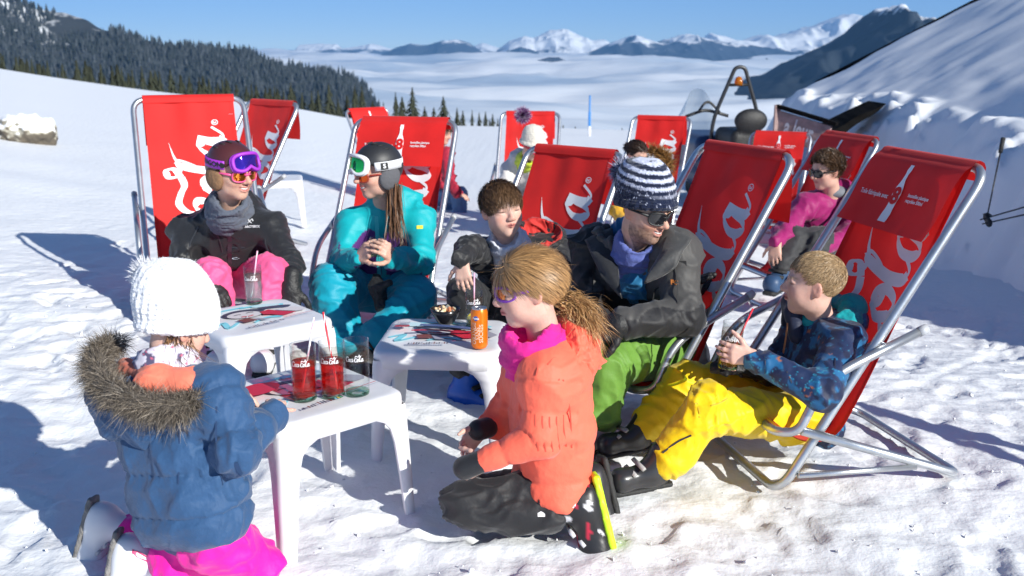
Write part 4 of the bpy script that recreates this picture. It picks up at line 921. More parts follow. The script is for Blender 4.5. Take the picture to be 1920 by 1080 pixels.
def jacket_sdf(S, J, k, puff=1.0, wide=1.0, hem=.06, cuff=1.0, thick=1.0):
    nk, hp = J['neck'], J['hip']; ax = unit(nk - hp); ch = lerp(nk, hp, .30); lat = unit(J['shL'] - J['shR']); bl = lerp(nk, hp, .7)
    r = .108 * k * puff * thick
    for sg in (-1, 0, 1):
        S.chain([hp - ax * hem + lat * sg * .085 * k * wide, bl + lat * sg * .085 * k * wide, ch + lat * sg * .105 * k * wide], [r * 1.02, r, r * 1.03], .05)
    for sd in 'LR':
        S.cone(lerp(nk, hp, .10), J['sh' + sd], .075 * k, .072 * k * puff, .05); S.cone(ch + lat * (.1 if sd == 'L' else -.1) * k, J['sh' + sd], .09 * k, .075 * k * puff, .06)
        S.chain([J['sh' + sd], J['el' + sd], J['wr' + sd]], [.074 * k * puff, .064 * k * puff, .047 * k * puff * cuff], .03)
    return ax, lat
def trousers_sdf(S, J, k, r=(.105, .088, .080), low=.035, end=.84):
    S.cone(J['hpL'], J['hpR'], .115 * k, .115 * k, .04)
    for sd in 'LR':
        S.cone(J['hp' + sd], J['kn' + sd], r[0] * k, r[1] * k, .035); S.cone(J['kn' + sd], lerp(J['kn' + sd], J['an' + sd], end), r[1] * k, r[2] * k, low)
def quilt(v, q, chains, period, amp, grooves=None):
    best = np.full(len(v), 1e9); S_ = np.zeros(len(v)); N = vnormals(v, q)
    for pts, w in chains:
        acc = 0
        for a, b in zip(pts[:-1], pts[1:]):
            a, b = np.asarray(a), np.asarray(b); d = b - a; L = np.linalg.norm(d); t = np.clip((v - a) @ d / L ** 2, -.3 if acc == 0 else 0, 1.3); D = np.linalg.norm(v - a - t[:, None] * d, axis=1) / w
            m = D < best; best[m] = D[m]; S_[m] = acc + t[m] * L; acc += L
    g = np.abs(np.sin(math.pi * S_ / period)) ** .42
    return v + N * (amp * (g - .75))[:, None], g
def neckwarmer(P, S0, S1, r0, r1, m, name='neck_warmer', seed=1, h=.0074, amp=.006, cols=None):
    S = Sdf(h); S.chain([S0, lerp(S0, S1, .3), lerp(S0, S1, .72)], [r0 * 1.12, (r0 + r1) / 2 * 1.12, r1 * 1.06], .02); S.cone(S1, S1 + unit(np.asarray(S1) - S0) * .1, r1 * .8, r1 * .9, .01, True); v, q = S.mesh(); N = vnormals(v, q); ax = unit(np.asarray(S1) - S0); s = (v - S0) @ ax
    v = v + N * (amp * (1.3 * (1 - 2 * np.abs(vnoise(v * np.array((.6, .6, 1.7)), .05, seed))) + .6 * (1 - 2 * np.abs(vnoise(v * np.array((.6, .6, 1.7)), .024, seed + 2)))))[:, None]
    return P.part(name, (v, q), m, cols(v) if cols else None)
def strap_ring(c, R, H, cz, ra, rb, wid, tilt=0, a0=0, a1=2 * math.pi, n=40, thick=.004, yc=-.05):
    """band round the head: ellipse in the head's frame"""
    closed = a1 - a0 > 6.2; v = []; m = n if closed else n + 1
    for i in range(m):
        a = a0 + (a1 - a0) * i / n; ca, sa = math.cos(a), math.sin(a)
        for (dz, dr) in ((-.5, 0), (.5, 0), (.5, 1), (-.5, 1)):
            x = (ra * H + dr * thick) * ca; y = (rb * H + dr * thick) * sa + yc * H; z = cz * H + dz * wid + tilt * y; v.append(c + R @ V(x, y, z))
    f = []
    for i in range(m if closed else m - 1):
        for k in range(4): f.append((i * 4 + k, i * 4 + (k + 1) % 4, ((i + 1) % m) * 4 + (k + 1) % 4, ((i + 1) % m) * 4 + k))
    if not closed: f += [(3, 2, 1, 0), tuple(range(4 * m - 4, 4 * m))]
    return np.array(v), f
def goggle(P, c, R, H, at, w, h, rad, frame_m, lens_m, tiltx=0, parent=None, notch=.25, fr=.009):
    """curved lens in a rounded frame; at = centre of lens in head units, sits in front of the face or helmet"""
    Rl = R @ rotx(tiltx); c0 = c + R @ (np.array(at) * H)
    def surf(x, z): ph = x / rad; return c0 + (np.stack([rad * np.sin(ph), rad * np.cos(ph) - rad, z], -1)) @ Rl.T
    n = 44; t = np.arange(n) * 2 * math.pi / n; e = .62; bx_ = w / 2 * np.sign(np.cos(t)) * np.abs(np.cos(t)) ** e; bz_ = h / 2 * np.sign(np.sin(t)) * np.abs(np.sin(t)) ** e
    bz_ = bz_ + np.where(np.sin(t) < 0, notch * h * np.exp(-(bx_ / (w * .13)) ** 2), 0)
    rings = [surf(bx_ * s, bz_ * s) + (Rl[:, 1] * .004 * (1 - s * s))[None] for s in (.999, .8, .55, .3, .08)]; v = np.concatenate(rings); f = [(i * n + j, i * n + (j + 1) % n, (i + 1) * n + (j + 1) % n, (i + 1) * n + j) for i in range(4) for j in range(n)]; f.append(tuple(4 * n + j for j in range(n)))
    fo_ = P.mb('goggles', MB().add(*tube(surf(bx_, bz_), fr, 8, True)).add(*tube(surf(bx_, bz_) - Rl[:, 1] * .014, fr * 1.05, 8, True)), frame_m, parent)
    P.mb('lens', MB().add(v, f), lens_m, fo_); return fo_
def smile(P, hc, R, H):
    return P.mb('teeth', MB().add(*tube([hc + R @ (V(x, .350 - 3.4 * x * x, -.252 + 2.6 * x * x) * H) for x in np.linspace(-.085, .085, 9)], [.0022 * H / .25 + .0042 * H / .25 * (1 - abs(t) ** 2) for t in np.linspace(-1, 1, 9)], 6)), mat('teeth', (.80, .77, .71), .3))
def rotx(a): c, s = math.cos(a), math.sin(a); return np.array([[1, 0, 0], [0, c, -s], [0, s, c]])
def sunglasses(P, c, R, H, frame_m, lens_m, y=.385, z=.0, lw=.062, lh=.044, wrap=.55, arm=True, name='sunglasses', fr=.0034):
    k = H / .23; root = None; arms = MB()
    for s in (-1, 1):
        cc = c + R @ (V(s * .155, y, z) * H); Rl = R @ rotz(-s * wrap * .62); n = 22; t = np.arange(n) * 2 * math.pi / n
        x = lw * k / 2 * np.sign(np.cos(t)) * np.abs(np.cos(t)) ** .7; zz = lh * k / 2 * np.sign(np.sin(t)) * np.abs(np.sin(t)) ** .75
        bd = cc + np.stack([x, -(x ** 2) * 6, zz], -1) @ Rl.T
        arms.add(*tube(bd, fr * k, 6, True)); vv = np.concatenate([bd, cc[None] + (Rl[:, 1] * .002)[None]]); 
        if root is None: root = P.mb(name, MB().add(*tube([c + R @ (V(-.07, y + .02, z + .03) * H), c + R @ (V(0, y + .04, z + .035) * H), c + R @ (V(.07, y + .02, z + .03) * H)], .004 * k, 6)), frame_m)
        P.mb('lens', MB().add(vv, [(j, (j + 1) % n, n) for j in range(n)]), lens_m, root)
        arms.add(*tube([c + R @ (V(s * .275, y - .10, z + .03) * H), c + R @ (V(s * .352, .10, z + .035) * H), c + R @ (V(s * .36, -.06, z + .02) * H)], [.0055 * k * fr / .0034, .004 * k * fr / .0034, .003 * k], 6))
    P.mb('rim', arms, frame_m, root); return root
def ski_boot(P, an, toe, up, L, mats, k=1.0, name='boot', sole_m=None):
    """hard-shell boot: cuff, lower shell, sole, buckles; an = ankle centre, toe direction, up = shin direction"""
    t = unit(toe); u = unit(np.asarray(up) - t * np.dot(up, t)); R = np.stack([unit(np.cross(t, u)), t, u], 1); g = lambda x, y, z: an + R @ (V(x, y, z) * k); h = .0092
    S = Sdf(h); S.box(g(0, .055, -.045), V(.047, .135, .05) * k, R, .035 * k, .02).cone(g(0, 0, -.03), an + unit(up) * .075 * k, .056 * k, .058 * k, .04).ell(g(0, .15, -.045), V(.048, .05, .045) * k, R, .03)
    b = P.part(name, S.mesh(), mats[0]); S = Sdf(.0095); S.box(g(0, .05, -.098), V(.043, .145, .013) * k, R, .006, .004).box(g(0, .19, -.09), V(.032, .026, .010) * k, R, .005, .01); P.part('sole', S.mesh(0), sole_m or mats[1], None, b)
    for (y, z, w) in ((.105, -.005, .05), (.065, .02, .056)): P.mb('buckle', MB().add(*box(g(.0, y, z), V(w * 2.05, .02, .012) * k, R @ rotx(-.5))), mats[1], b)
    P.mb('cuff_liner', MB().add(*tube([an + unit(up) * .09 * k, an + unit(up) * .12 * k], [.052 * k, .05 * k], 14)), mats[2] if len(mats) > 2 else mats[1], b); return b
def glove_mesh(P, wr, d, nrm, side, L, m, curl=(.4, .5, .4), name='glove', cuff=True):
    S = Sdf(.0045); hand(S, wr, d, nrm, side, L, curl, .5, .08, 1.45)
    if cuff: S.cone(np.asarray(wr) - unit(d) * .05, np.asarray(wr) + unit(d) * .02, .045 * L / .19, .04 * L / .19, .02)
    return P.part(name, S.mesh(), m)
def strip_on(P, pts, w, nrm, m, name, parent=None, th=.003):
    """thin raised strip (zip, seam, tape) along points, nrm = outward"""
    pts = np.array(fillet(pts, .05, 4)); T = np.gradient(pts, axis=0); T /= np.linalg.norm(T, axis=1)[:, None]; nrm = np.broadcast_to(unit(nrm), pts.shape); s = np.cross(T, nrm); s /= np.linalg.norm(s, axis=1)[:, None]; v = []
    for i in range(len(pts)):
        for a, b in ((-1, 0), (-1, 1), (1, 1), (1, 0)): v.append(pts[i] + s[i] * a * w / 2 + nrm[i] * (b * th - th * .3))
    f = [(i * 4 + k, i * 4 + (k + 1) % 4, i * 4 + 4 + (k + 1) % 4, i * 4 + 4 + k) for i in range(len(pts) - 1) for k in range(4)] + [(3, 2, 1, 0), tuple(range(4 * len(pts) - 4, 4 * len(pts)))]
    return P.mb(name, MB().add(v, f), m, parent, False)
from mathutils.bvhtree import BVHTree
def project_on(obj_vq, pts, direction, off=.003):
    """drop points onto a mesh along a direction (for prints that follow the cloth)"""
    v, q = obj_vq; t = BVHTree.FromPolygons([tuple(p) for p in v.tolist()], [tuple(int(i) for i in f) for f in q]); out = []; d = Vector(unit(direction))
    last = None
    for p in np.asarray(pts):
        h = t.ray_cast(Vector(p) - d * .25, d)
        if h[0] is None: h = t.find_nearest(Vector(p))
        out.append(np.array(h[0]) - np.array(d) * off)
    return np.array(out)
def print_text(P, body, vq, c, right, up, size, direction, m, parent, bold=.0, off=.004, name='lettering', parts=None):
    if parts is None: tv, tf = text_mesh(body, size, bold); sets = [(tv[:, :2], tf)]
    else: sets = [(np.asarray(v) * size, f) for v, f in parts]
    mb = MB(); right = unit(right); up = unit(up)
    for v, f in sets: mb.add(project_on(vq, np.asarray(c)[None] + np.outer(v[:, 0], right) + np.outer(v[:, 1], up), direction, off), f)
    return P.mb(name, mb, m, parent, False)
# colours shared by several figures
BLACKC = cloth('black_shell_fabric', (.016, .017, .020), .5, .3, 40); BLACKG = mat('black_glove_leather', (.014, .014, .015), .55, .5, 70, .2, 30)
LENS_ORANGE = mat('orange_mirror_lens', (.75, .20, .03), .08, metal=.9); LENS_DARK = mat('dark_lens', (.012, .012, .014), .06, spec=.7)
RUBBER = mat('black_rubber', (.02, .02, .02), .7, .3, 60); STEEL = mat('steel_buckle', (.6, .6, .62), .3, metal=.9)
def creased(m): crease(m); return m
def J_of(d):
    J = {k: W(*v) for k, v in d.items()}; CURJ.clear(); CURJ.update(J); return J
def seam(P, vq, pts, m, parent, w=.004, name='seam', depth=None, th=.0022):
    zz = project_on(vq, [W(*p) for p in pts], (0, 1, 0), .0004); return strip_on(P, zz, w, (0, -1, .15), m, name, parent, th)
TONE_F = (.60, .355, .27); TONE_C = (.66, .41, .325); TONE_M = (.60, .365, .27)
# ------------------------------------------------------------------ woman in black jacket, maroon helmet
J = J_of(dict(neck=(432, 398, 4.97), shR=(352, 442, 5.02), shL=(508, 428, 4.95), hip=(432, 508, 5.15), elR=(335, 505, 4.92), elL=(540, 492, 4.80), wrR=(395, 530, 4.60), wrL=(548, 528, 4.62),
              hpL=(470, 520, 5.1), hpR=(392, 520, 5.1), knL=(506, 512, 4.62), knR=(396, 514, 4.62), anL=(500, 645, 4.52), anR=(416, 645, 4.52)))
P = Person((J['hip'][0], J['hip'][1], float(terr(J['hip'][0], J['hip'][1]))), 'woman in black jacket and pink trousers wearing a maroon helmet with purple goggles'); H = .262; hc = W(436, 322, 4.80); R = frame((.80, -.58, -.10))
S = Sdf(.0033); torso_body(S, J, 1.0); head(S, hc, R, H, False, True); S.cone(hc + R @ V(0, -.1, -.3) * H, J['neck'] + V(0, 0, -.06), .058, .065, .03); vq = S.mesh()
P.part('body', vq, SKIN, face_cols(vq[0], hc, R, H, TONE_M, (.10, .06, .04), (.48, .15, .13), grin=True))
S = Sdf(.0076); ax, lat = jacket_sdf(S, J, 1.06); S.chain([J['neck'] + V(0, 0, -.03), J['neck'] + V(0, .03, .02)], [.115, .12], .04); S.ell(J['neck'] + V(.0, .09, .035), (.15, .09, .075), None, .04); S.cut(J['neck'] + V(0, -.02, .075), (0, -.5, 1)); v, q = S.mesh(); v = wrinkle(v, q, .012, .12, 1)
jk = P.part('jacket', (v, q), BLACKC); cj = lerp(J['neck'], J['hip'], .45)
neckwarmer(P, J['neck'] + V(0, -.02, -.012), hc + R @ V(0, -.06, -.50) * H, .098, .086, cloth('slate_fleece', (.10, .115, .15), .9, .6, 60), seed=2, amp=.008)
SEAMK = mat('black_seam_tape', (.035, .036, .04), .35)
for pt in ([(372, 430), (388, 462), (392, 505)], [(492, 424), (480, 460), (484, 505)], [(345, 440), (330, 470), (325, 498)], [(405, 480), (420, 482), (438, 480)], [(388, 445), (415, 438), (428, 432)]): seam(P, (v, q), [(a, b, 4.7) for a, b in pt], SEAMK, jk, .006)
ZIP = mat('glossy_zip', (.06, .06, .07), .25, metal=.5); GREYP = mat('grey_print', (.55, .55, .57), .6)
zp = project_on((v, q), [lerp(J['neck'] + V(.02, 0, -.05), J['hip'] + V(.04, 0, 0), t) for t in np.linspace(0, 1, 9)], (0, 1, 0), .001); strip_on(P, zp, .022, (0, -1, .2), ZIP, 'zip', jk)
print_text(P, "ARC'TERYX", (v, q), W(466, 427, 4.8), (1, 0, .03), (0, 0, 1), .0145, (0, 1, -.1), GREYP, jk, .001)
lg = [ribbon([(-.02, 0), (-.008, .014), (.0, .002), (.012, .016), (.022, .004)], .004, .007), ribbon([(-.012, -.008), (.0, .0), (.014, -.008)], .003, .006)]
print_text(P, '', (v, q), W(460, 418, 4.8), (1, 0, .03), (0, 0, 1), .8, (0, 1, -.1), GREYP, jk, parts=lg, name='emblem')
S = Sdf(.0080); trousers_sdf(S, J, 1.0, (.10, .082, .085)); v, q = S.mesh(); v = wrinkle(v, q, .008, .08, 3); P.part('trousers', (v, q), cloth('pink_shell_fabric', (.80, .10, .26), .6, .3, 40))
glove_mesh(P, J['wrR'] + V(.0, -.03, 0), (.55, -.45, -.45), (0, .3, -1), -1, .19, BLACKG); glove_mesh(P, J['wrL'] + V(0, -.03, -.01), (-.05, -.35, -.95), (0, 1, -.2), 1, .19, BLACKG)
for sd in 'LR': ski_boot(P, J['an' + sd] + V(0, 0, .0), (0.1, -1, 0), J['kn' + sd] - J['an' + sd], 1, (mat('white_boot_shell', (.72, .72, .74), .35), RUBBER))
MAR = mat('maroon_helmet_shell', (.075, .020, .022), .38, .05, 30, .08, 6, coat=.15)
def helmet(P, hc, R, H, m, pad_m, vent_m, zc=.17, sc=(.405, .475, .40), cutz=-.02):
    g = lambda x, y, z: hc + R @ (V(x, y, z) * H); S = Sdf(.0045); S.ell(g(0, -.06, zc), np.array(sc) * H, R); S.ell(g(0, -.30, .02), np.array((.30, .2, .22)) * H, R, .04); S.cut(g(0, .30, .23), R @ V(0, .62, -1)); S.cut(g(0, 0, cutz - .16), R @ V(0, 0, -1)); S.ell(g(0, .12, -.16), np.array((.33, .5, .30)) * H, R, .01, True)
    b = P.part('helmet', S.mesh(1), m)
    for s in (-1, 1):
        S = Sdf(.005); S.ell(g(s * .345, -.05, -.12), np.array((.085, .19, .21)) * H, R, .02); S.ell(g(s * .30, -.18, -.06), np.array((.10, .16, .18)) * H, R, .03); P.part('ear_pad', S.mesh(), pad_m, None, b)
        for k in range(3): P.mb('vent', MB().add(*box(g(s * (.10 + .09 * k), .02 - .07 * k, zc + .392 - .03 * k - .012 * k * k), np.array((.028, .13, .02)) * H, R @ rotz(s * .15))), vent_m, b)
    P.mb('chin_strap', MB().add(*strap_ring(hc, R @ rotx(math.pi / 2 * 0), H, -.30, .30, .26, .014, .35, math.pi * 1.0, 2 * math.pi, 20, .003, .02)), vent_m, b); return b
hm = helmet(P, hc, R, H, MAR, mat('brown_ear_pad', (.24, .13, .065), .9, .6, 60, .15, 20), RUBBER)
PURP = mat('purple_elastic_strap', (.36, .035, .52), .55, .15, 200); P.mb('goggle_strap', MB().add(*strap_ring(hc, R, H, .185, .412, .485, .042, -.02, math.radians(150), math.radians(392), 40)), PURP, hm)
tv, tf = text_mesh('DRAGON', .034, .0012)
def on_strap(tv, R, H, hc, a0, cz, ra, rb, tilt, off=.0065, yc=-.05):
    a = a0 + tv[:, 0] / (rb * H * .95); return hc + np.stack([(ra * H + off) * np.cos(a), (rb * H + off) * np.sin(a) + yc * H, cz * H + tv[:, 1] + tilt * ((rb * H) * np.sin(a) + yc * H)], -1) @ R.T
P.mb('lettering', MB().add(on_strap(tv, R, H, hc, math.radians(-8), .185, .412, .485, -.02), tf), mat('black_print', (.01, .01, .01), .6), hm, False)
tv, tf = lathe([(0, 0), (.013, 0)], 12); P.mb('emblem', MB().add(on_strap(tv, R, H, hc, math.radians(28), .185, .412, .485, -.02), tf), MATS['black_print'], hm, False)
goggle(P, hc, R, H, (.0, .478, .265), .165, .082, .11, PURP, mat('violet_mirror_lens', (.10, .04, .45), .06, metal=.85), .34, hm)
sunglasses(P, hc, R, H, mat('pink_frame', (.7, .08, .25), .4), LENS_ORANGE, .40, -.01); smile(P, hc, R, H)
# ------------------------------------------------------------------ woman in teal
J = J_of(dict(neck=(722, 392, 5.04), shR=(662, 420, 5.02), shL=(786, 415, 5.04), hip=(718, 525, 5.18), elR=(642, 490, 4.86), elL=(792, 492, 4.86), wrR=(674, 484, 4.66), wrL=(738, 486, 4.66),
              hpL=(760, 540, 5.12), hpR=(676, 540, 5.12), knL=(778, 560, 4.78), knR=(622, 535, 4.80), anL=(700, 640, 4.60), anR=(650, 665, 4.62)))
P = Person((J['hip'][0], J['hip'][1], 0.0), 'woman in teal ski suit wearing a black helmet with white strap goggles'); H = .255; hc = W(706, 322, 4.92); R = frame((-.80, -.58, -.10))
S = Sdf(.0033); torso_body(S, J, 1.0); head(S, hc, R, H, False, True); S.cone(hc + R @ V(0, -.1, -.3) * H, J['neck'] + V(0, 0, -.06), .052, .06, .03)
GL2 = W(706, 462, 4.60)
hand(S, J['wrR'], GL2 - J['wrR'] + V(-.01, -.02, .02), V(.6, .35, 0), -1, .175, (.5, .75, .5), .4); hand(S, J['wrL'], GL2 - J['wrL'] + V(.03, -.03, .02), V(-.7, .3, 0), 1, .175, (.5, .75, .5), .4); vq = S.mesh()
P.part('body', vq, SKIN, face_cols(vq[0], hc, R, H, TONE_F, (.10, .06, .04), (.45, .10, .10), grin=True))
S = Sdf(.0076); ax, lat = jacket_sdf(S, J, 1.05); S.chain([J['neck'] + V(0, 0, -.02), J['neck'] + V(0, .02, .04)], [.11, .10], .04); S.ell(J['neck'] + V(.06, .06, .03), (.12, .09, .085), None, .04); S.cut(J['neck'] + V(0, -.02, .085), (-.1, -.4, 1)); v, q = S.mesh(); v = wrinkle(v, q, .012, .12, 6)
s = (v - J['hip']) @ ax / np.linalg.norm(J['neck'] - J['hip']); xl = np.abs((v - lerp(J['neck'], J['hip'], .5)) @ lat)
TEAL = np.array((.0, .36, .40)); PUR = np.array((.085, .022, .15)); fr_ = v[:, 1] < J['neck'][1] + .02; cdist = np.minimum(np.linalg.norm(v - lerp(J['elR'], J['wrR'], .5), axis=1), np.linalg.norm(v - lerp(J['elL'], J['wrL'], .5), axis=1)); wv = ((s < .80 - .5 * np.clip(.05 - xl, 0, 1) + .06 * np.sin(xl * 30)) & (s > .25) & (xl < .205) & (xl > .012) & fr_ & (cdist > .095)) | ((s < .06) & (xl < .25)); cc = np.where(wv[:, None], PUR, TEAL)
jk = P.part('jacket', (v, q), creased(vcol('teal_purple_shell', .55, .3, 40, .1)), cc)
zp = project_on((v, q), [lerp(J['neck'] + V(-.03, 0, -.02), J['hip'], t) for t in np.linspace(0, .95, 9)], (0, 1, 0), .001); strip_on(P, zp, .02, (0, -1, .2), mat('teal_zip', (.05, .5, .52), .5), 'zip', jk)
print_text(P, '', (v, q), W(786, 428, 4.9), (1, 0, 0), (0, 0, 1), 1, (0, 1, 0), mat('yellow_patch', (.7, .65, .05), .6), jk, parts=[(np.array([(-.016, -.008), (.016, -.008), (.016, .008), (-.016, .008)]), [(0, 1, 2, 3)])], name='patch')
print_text(P, '', (v, q), W(738, 423, 4.9), (1, 0, 0), (0, 0, 1), 1, (0, 1, 0), MATS['yellow_patch'], jk, parts=[(np.array([(-.012, -.006), (.012, -.006), (.012, .006), (-.012, .006)]), [(0, 1, 2, 3)])], name='patch')
S = Sdf(.0080); trousers_sdf(S, J, 1.04, (.11, .108, .095)); v, q = S.mesh(); v = wrinkle(v, q, .013, .13, 8); P.part('trousers', (v, q), cloth('turquoise_shell_fabric', (.0, .30, .41), .55, .35, 30))
for sd in 'LR': ski_boot(P, J['an' + sd] + V(0, 0, -.04), (.1, -1, 0), J['kn' + sd] - J['an' + sd], 1, (BLACKP, RUBBER))
hm = helmet(P, hc, R, H, mat('matt_black_helmet', (.022, .023, .026), .5, .06, 30, .1, 6), mat('grey_ear_pad', (.10, .10, .11), .9, .5, 60), RUBBER)
WST = mat('white_elastic_strap', (.74, .74, .76), .6, .1, 150); P.mb('goggle_strap', MB().add(*strap_ring(hc, R, H, .155, .412, .49, .042, .03, math.radians(148), math.radians(392), 40)), WST, hm)
tv = np.array([(-.017, -.017, 0), (.017, -.017, 0), (.017, .017, 0), (-.017, .017, 0)]); P.mb('emblem', MB().add(on_strap(tv, R, H, hc, math.radians(180 - 10), .155, .412, .49, .03), [(0, 1, 2, 3)]), MATS['black_print'], hm, False)
tv, tf = text_mesh('S', .03, .001); tv[:, 0] *= 1; P.mb('lettering', MB().add(on_strap(tv * np.array((-1, 1, 1)) * -1 * np.array((1, -1, 1)), R, H, hc, math.radians(170), .155, .412, .49, .03, .0075), tf), WST, hm, False)
goggle(P, hc, R, H, (0, .495, .225), .172, .09, .11, WST, mat('green_mirror_lens', (.03, .50, .10), .05, metal=.85), .25, hm)
sunglasses(P, hc, R, H, mat('red_frame', (.35, .05, .03), .4), mat('red_mirror_lens', (.65, .10, .02), .08, metal=.9), .40, -.03)
# long brown hair falling from under the helmet
ro = []; dd = []; LL = []; bb = []
for i in range(280):
    a = RNG.uniform(-1, 1); back = 1; base = hc + R @ (V(-.30, -.10 - .12 * RNG.random(), -.24 - .1 * RNG.random()) * H) if back else hc + R @ (V(-.29, .08 + .06 * RNG.random(), -.1) * H)
    ro.append(base + RNG.normal(size=3) * .012); dd.append(V(.02, -.12, -1) + RNG.normal(size=3) * .07); LL.append(RNG.uniform(.16, .34)); bb.append(V(.06, -.12, .0) + RNG.normal(size=3) * .05)
g_ = blades(np.array(ro), np.array(dd), np.array(LL), np.array(bb), .006, 5); P.hair('hair', [(*g_, 11)], (.15, .075, .038), .4); smile(P, hc, R, H)
# black mitten hanging in the lap
mt = W(706, 545, 4.70); S = Sdf(.005); S.chain([mt + V(0, .02, .06), mt + V(.0, 0, .02), mt + V(.02, -.02, -.06)], [.026, .042, .036], .03).cone(mt + V(.01, -.02, .02), mt + V(.07, -.04, .05), .024, .02, .02); v, q = S.mesh(); v = wrinkle(v, q, .007, .05, 4); gl = link('mitten', mesh_np('mitten', v - mt, q, BLACKG)); gl.location = tuple(mt); tag(gl, 'black padded mitten lying in the lap of the woman in teal', 'mitten')
# ------------------------------------------------------------------ boy in black jacket between the chairs
J = J_of(dict(neck=(962, 452, 4.34), shR=(905, 478, 4.30), shL=(1040, 470, 4.42), hip=(985, 575, 4.72), elR=(878, 466, 4.10), elL=(1062, 545, 4.25), wrR=(866, 486, 3.98), wrL=(1010, 585, 4.10),
              hpL=(1010, 590, 4.68), hpR=(960, 590, 4.68), knL=(965, 560, 4.20), knR=(872, 552, 4.12), anL=(930, 690, 4.2), anR=(866, 705, 4.14)))
P = Person((J['hip'][0], J['hip'][1], float(terr(J['hip'][0], J['hip'][1]))), 'brown haired boy in black jacket and white neck warmer leaning forward'); H = .232; hc = W(942, 393, 4.2); R = frame((.40, -.90, .04), (-.10, 0, 1))
S = Sdf(.0035); torso_body(S, J, .8); head(S, hc, R, H, True); S.cone(hc + R @ V(0, -.1, -.3) * H, J['neck'] + V(0, 0, -.05), .048, .055, .03); hand(S, J['wrR'] + V(0, 0, -.005), V(.10, -.15, -1), V(.3, 1, 0), -1, .145, (.25, .35, .25), .3); vq = S.mesh()
P.part('body', vq, SKIN, face_cols(vq[0], hc, R, H, TONE_C, (.14, .085, .05)))
S = Sdf(.0076); jacket_sdf(S, J, .86, 1.05); v, q = S.mesh(); v = wrinkle(v, q, .010, .075, 11); P.part('jacket', (v, q), cloth('black_jacket_fabric', (.018, .018, .02), .55, .35, 40))
S = Sdf(.006); nb = J['neck'] + V(.10, .06, .0); S.ell(nb, (.14, .10, .085), None, .03); S.ell(nb + V(.015, -.045, .05), (.10, .085, .075), None, .02, True); v, q = S.mesh(); v = wrinkle(v, q, .012, .07, 13); hd = P.part('hood', (v, q), MATS['black_jacket_fabric'])
S = Sdf(.005); S.ell(nb + V(.015, -.045, .05), (.108, .092, .082), None); S.ell(nb + V(.015, -.05, .055), (.097, .082, .073), None, .004, True); S.cut(nb + V(0, -.02, .045), (-.1, -.55, .8)); v, q = S.mesh(); P.part('hood_lining', (wrinkle(v, q, .012, .06, 15), q), cloth('red_lining', (.50, .025, .02), .7), None, hd)
neckwarmer(P, J['neck'] + V(-.015, -.045, -.03), hc + R @ V(0, .0, -.50) * H, .085, .070, cloth('pale_grey_fleece', (.62, .64, .72), .9, .4, 60), seed=5)
S = Sdf(.0080); trousers_sdf(S, J, .85); v, q = S.mesh(); v = wrinkle(v, q, .008, .08, 16); P.part('trousers', (v, q), cloth('black_trouser_fabric', (.017, .017, .019), .7, .3, 40))
ski_boot(P, J['anR'] + V(.02, 0, -.05), (.9, -.5, -.1), (0, .1, 1), 1, (mat('blue_boot_shell', (.01, .10, .50), .3), RUBBER, BLACKP)); ski_boot(P, J['anL'] + V(0, 0, -.05), (.3, -1, 0), (0, .1, 1), 1, (MATS['blue_boot_shell'], RUBBER, BLACKP))
def short_hair(P, hc, R, H, col, n=5200, L=.03, w=.0035, lift=.35, flow=(0, .8, -.3), hl=HL, infl=1.04, var=.4):
    cp = haircap(hc, R, H, infl - .01, hl); P.mb('hair_cap', MB().add(*cp), mat('hair_base_%d' % int(col[0] * 1000), np.array(col) * .75, .6, .6, 120, .25, 40))
    r_, nn, q = scalp(hc, R, H, n, infl, hl); fl = R @ V(*flow); fl = fl[None] + RNG.normal(size=(len(r_), 3)) * .16 + .30 * np.stack([vnoise(r_, .045, 1), vnoise(r_, .045, 2), vnoise(r_, .045, 3)], -1)
    tang = fl - nn * (fl * nn).sum(1)[:, None]; d = tang / (np.linalg.norm(tang, axis=1)[:, None] + 1e-9) + nn * lift; g = blades(r_, d, L * RNG.uniform(.6, 1.25, len(r_)), -nn * .15, w, 3); return P.hair('hair', [(*g, 7)], col, var)
short_hair(P, hc, R, H, (.17, .095, .048), 9500, .045, .0024, .22, (.25, .8, -.35), ([-.5, -.2, 0, .12, .24, .40], [-.34, -.28, -.10, .02, .16, .22]), 1.06)
# ------------------------------------------------------------------ man in knit hat
J = J_of(dict(neck=(1190, 468, 3.90), shR=(1112, 468, 4.02), shL=(1268, 472, 3.76), hip=(1225, 640, 4.0), elR=(1092, 580, 3.88), elL=(1282, 592, 3.62), wrR=(1140, 618, 3.64), wrL=(1172, 606, 3.50),
              hpL=(1262, 655, 3.90), hpR=(1190, 655, 4.05), knL=(1140, 688, 3.52), knR=(1088, 655, 3.72), anL=(1112, 785, 3.50), anR=(1050, 765, 3.66)))
P = Person((J['hip'][0], J['hip'][1], 0.0), 'laughing man in charcoal jacket, green trousers and navy white knit hat'); H = .24; hc = W(1212, 394, 3.74); R = frame((.62, -.75, -.22), (.06, 0, 1))
S = Sdf(.0033); torso_body(S, J, 1.05); head(S, hc, R, H, False, True); S.cone(hc + R @ V(0, -.1, -.3) * H, J['neck'] + V(0, 0, -.06), .06, .068, .03); vq = S.mesh()
P.part('body', vq, SKIN, face_cols(vq[0], hc, R, H, TONE_M, (.06, .04, .03), (.50, .20, .17), (.085, .055, .042), grin=True))
smile(P, hc, R, H)
S = Sdf(.0076); ax, lat = jacket_sdf(S, J, 1.16, 1.05); v, q = S.mesh(); v = wrinkle(v, q, .013, .13, 21)
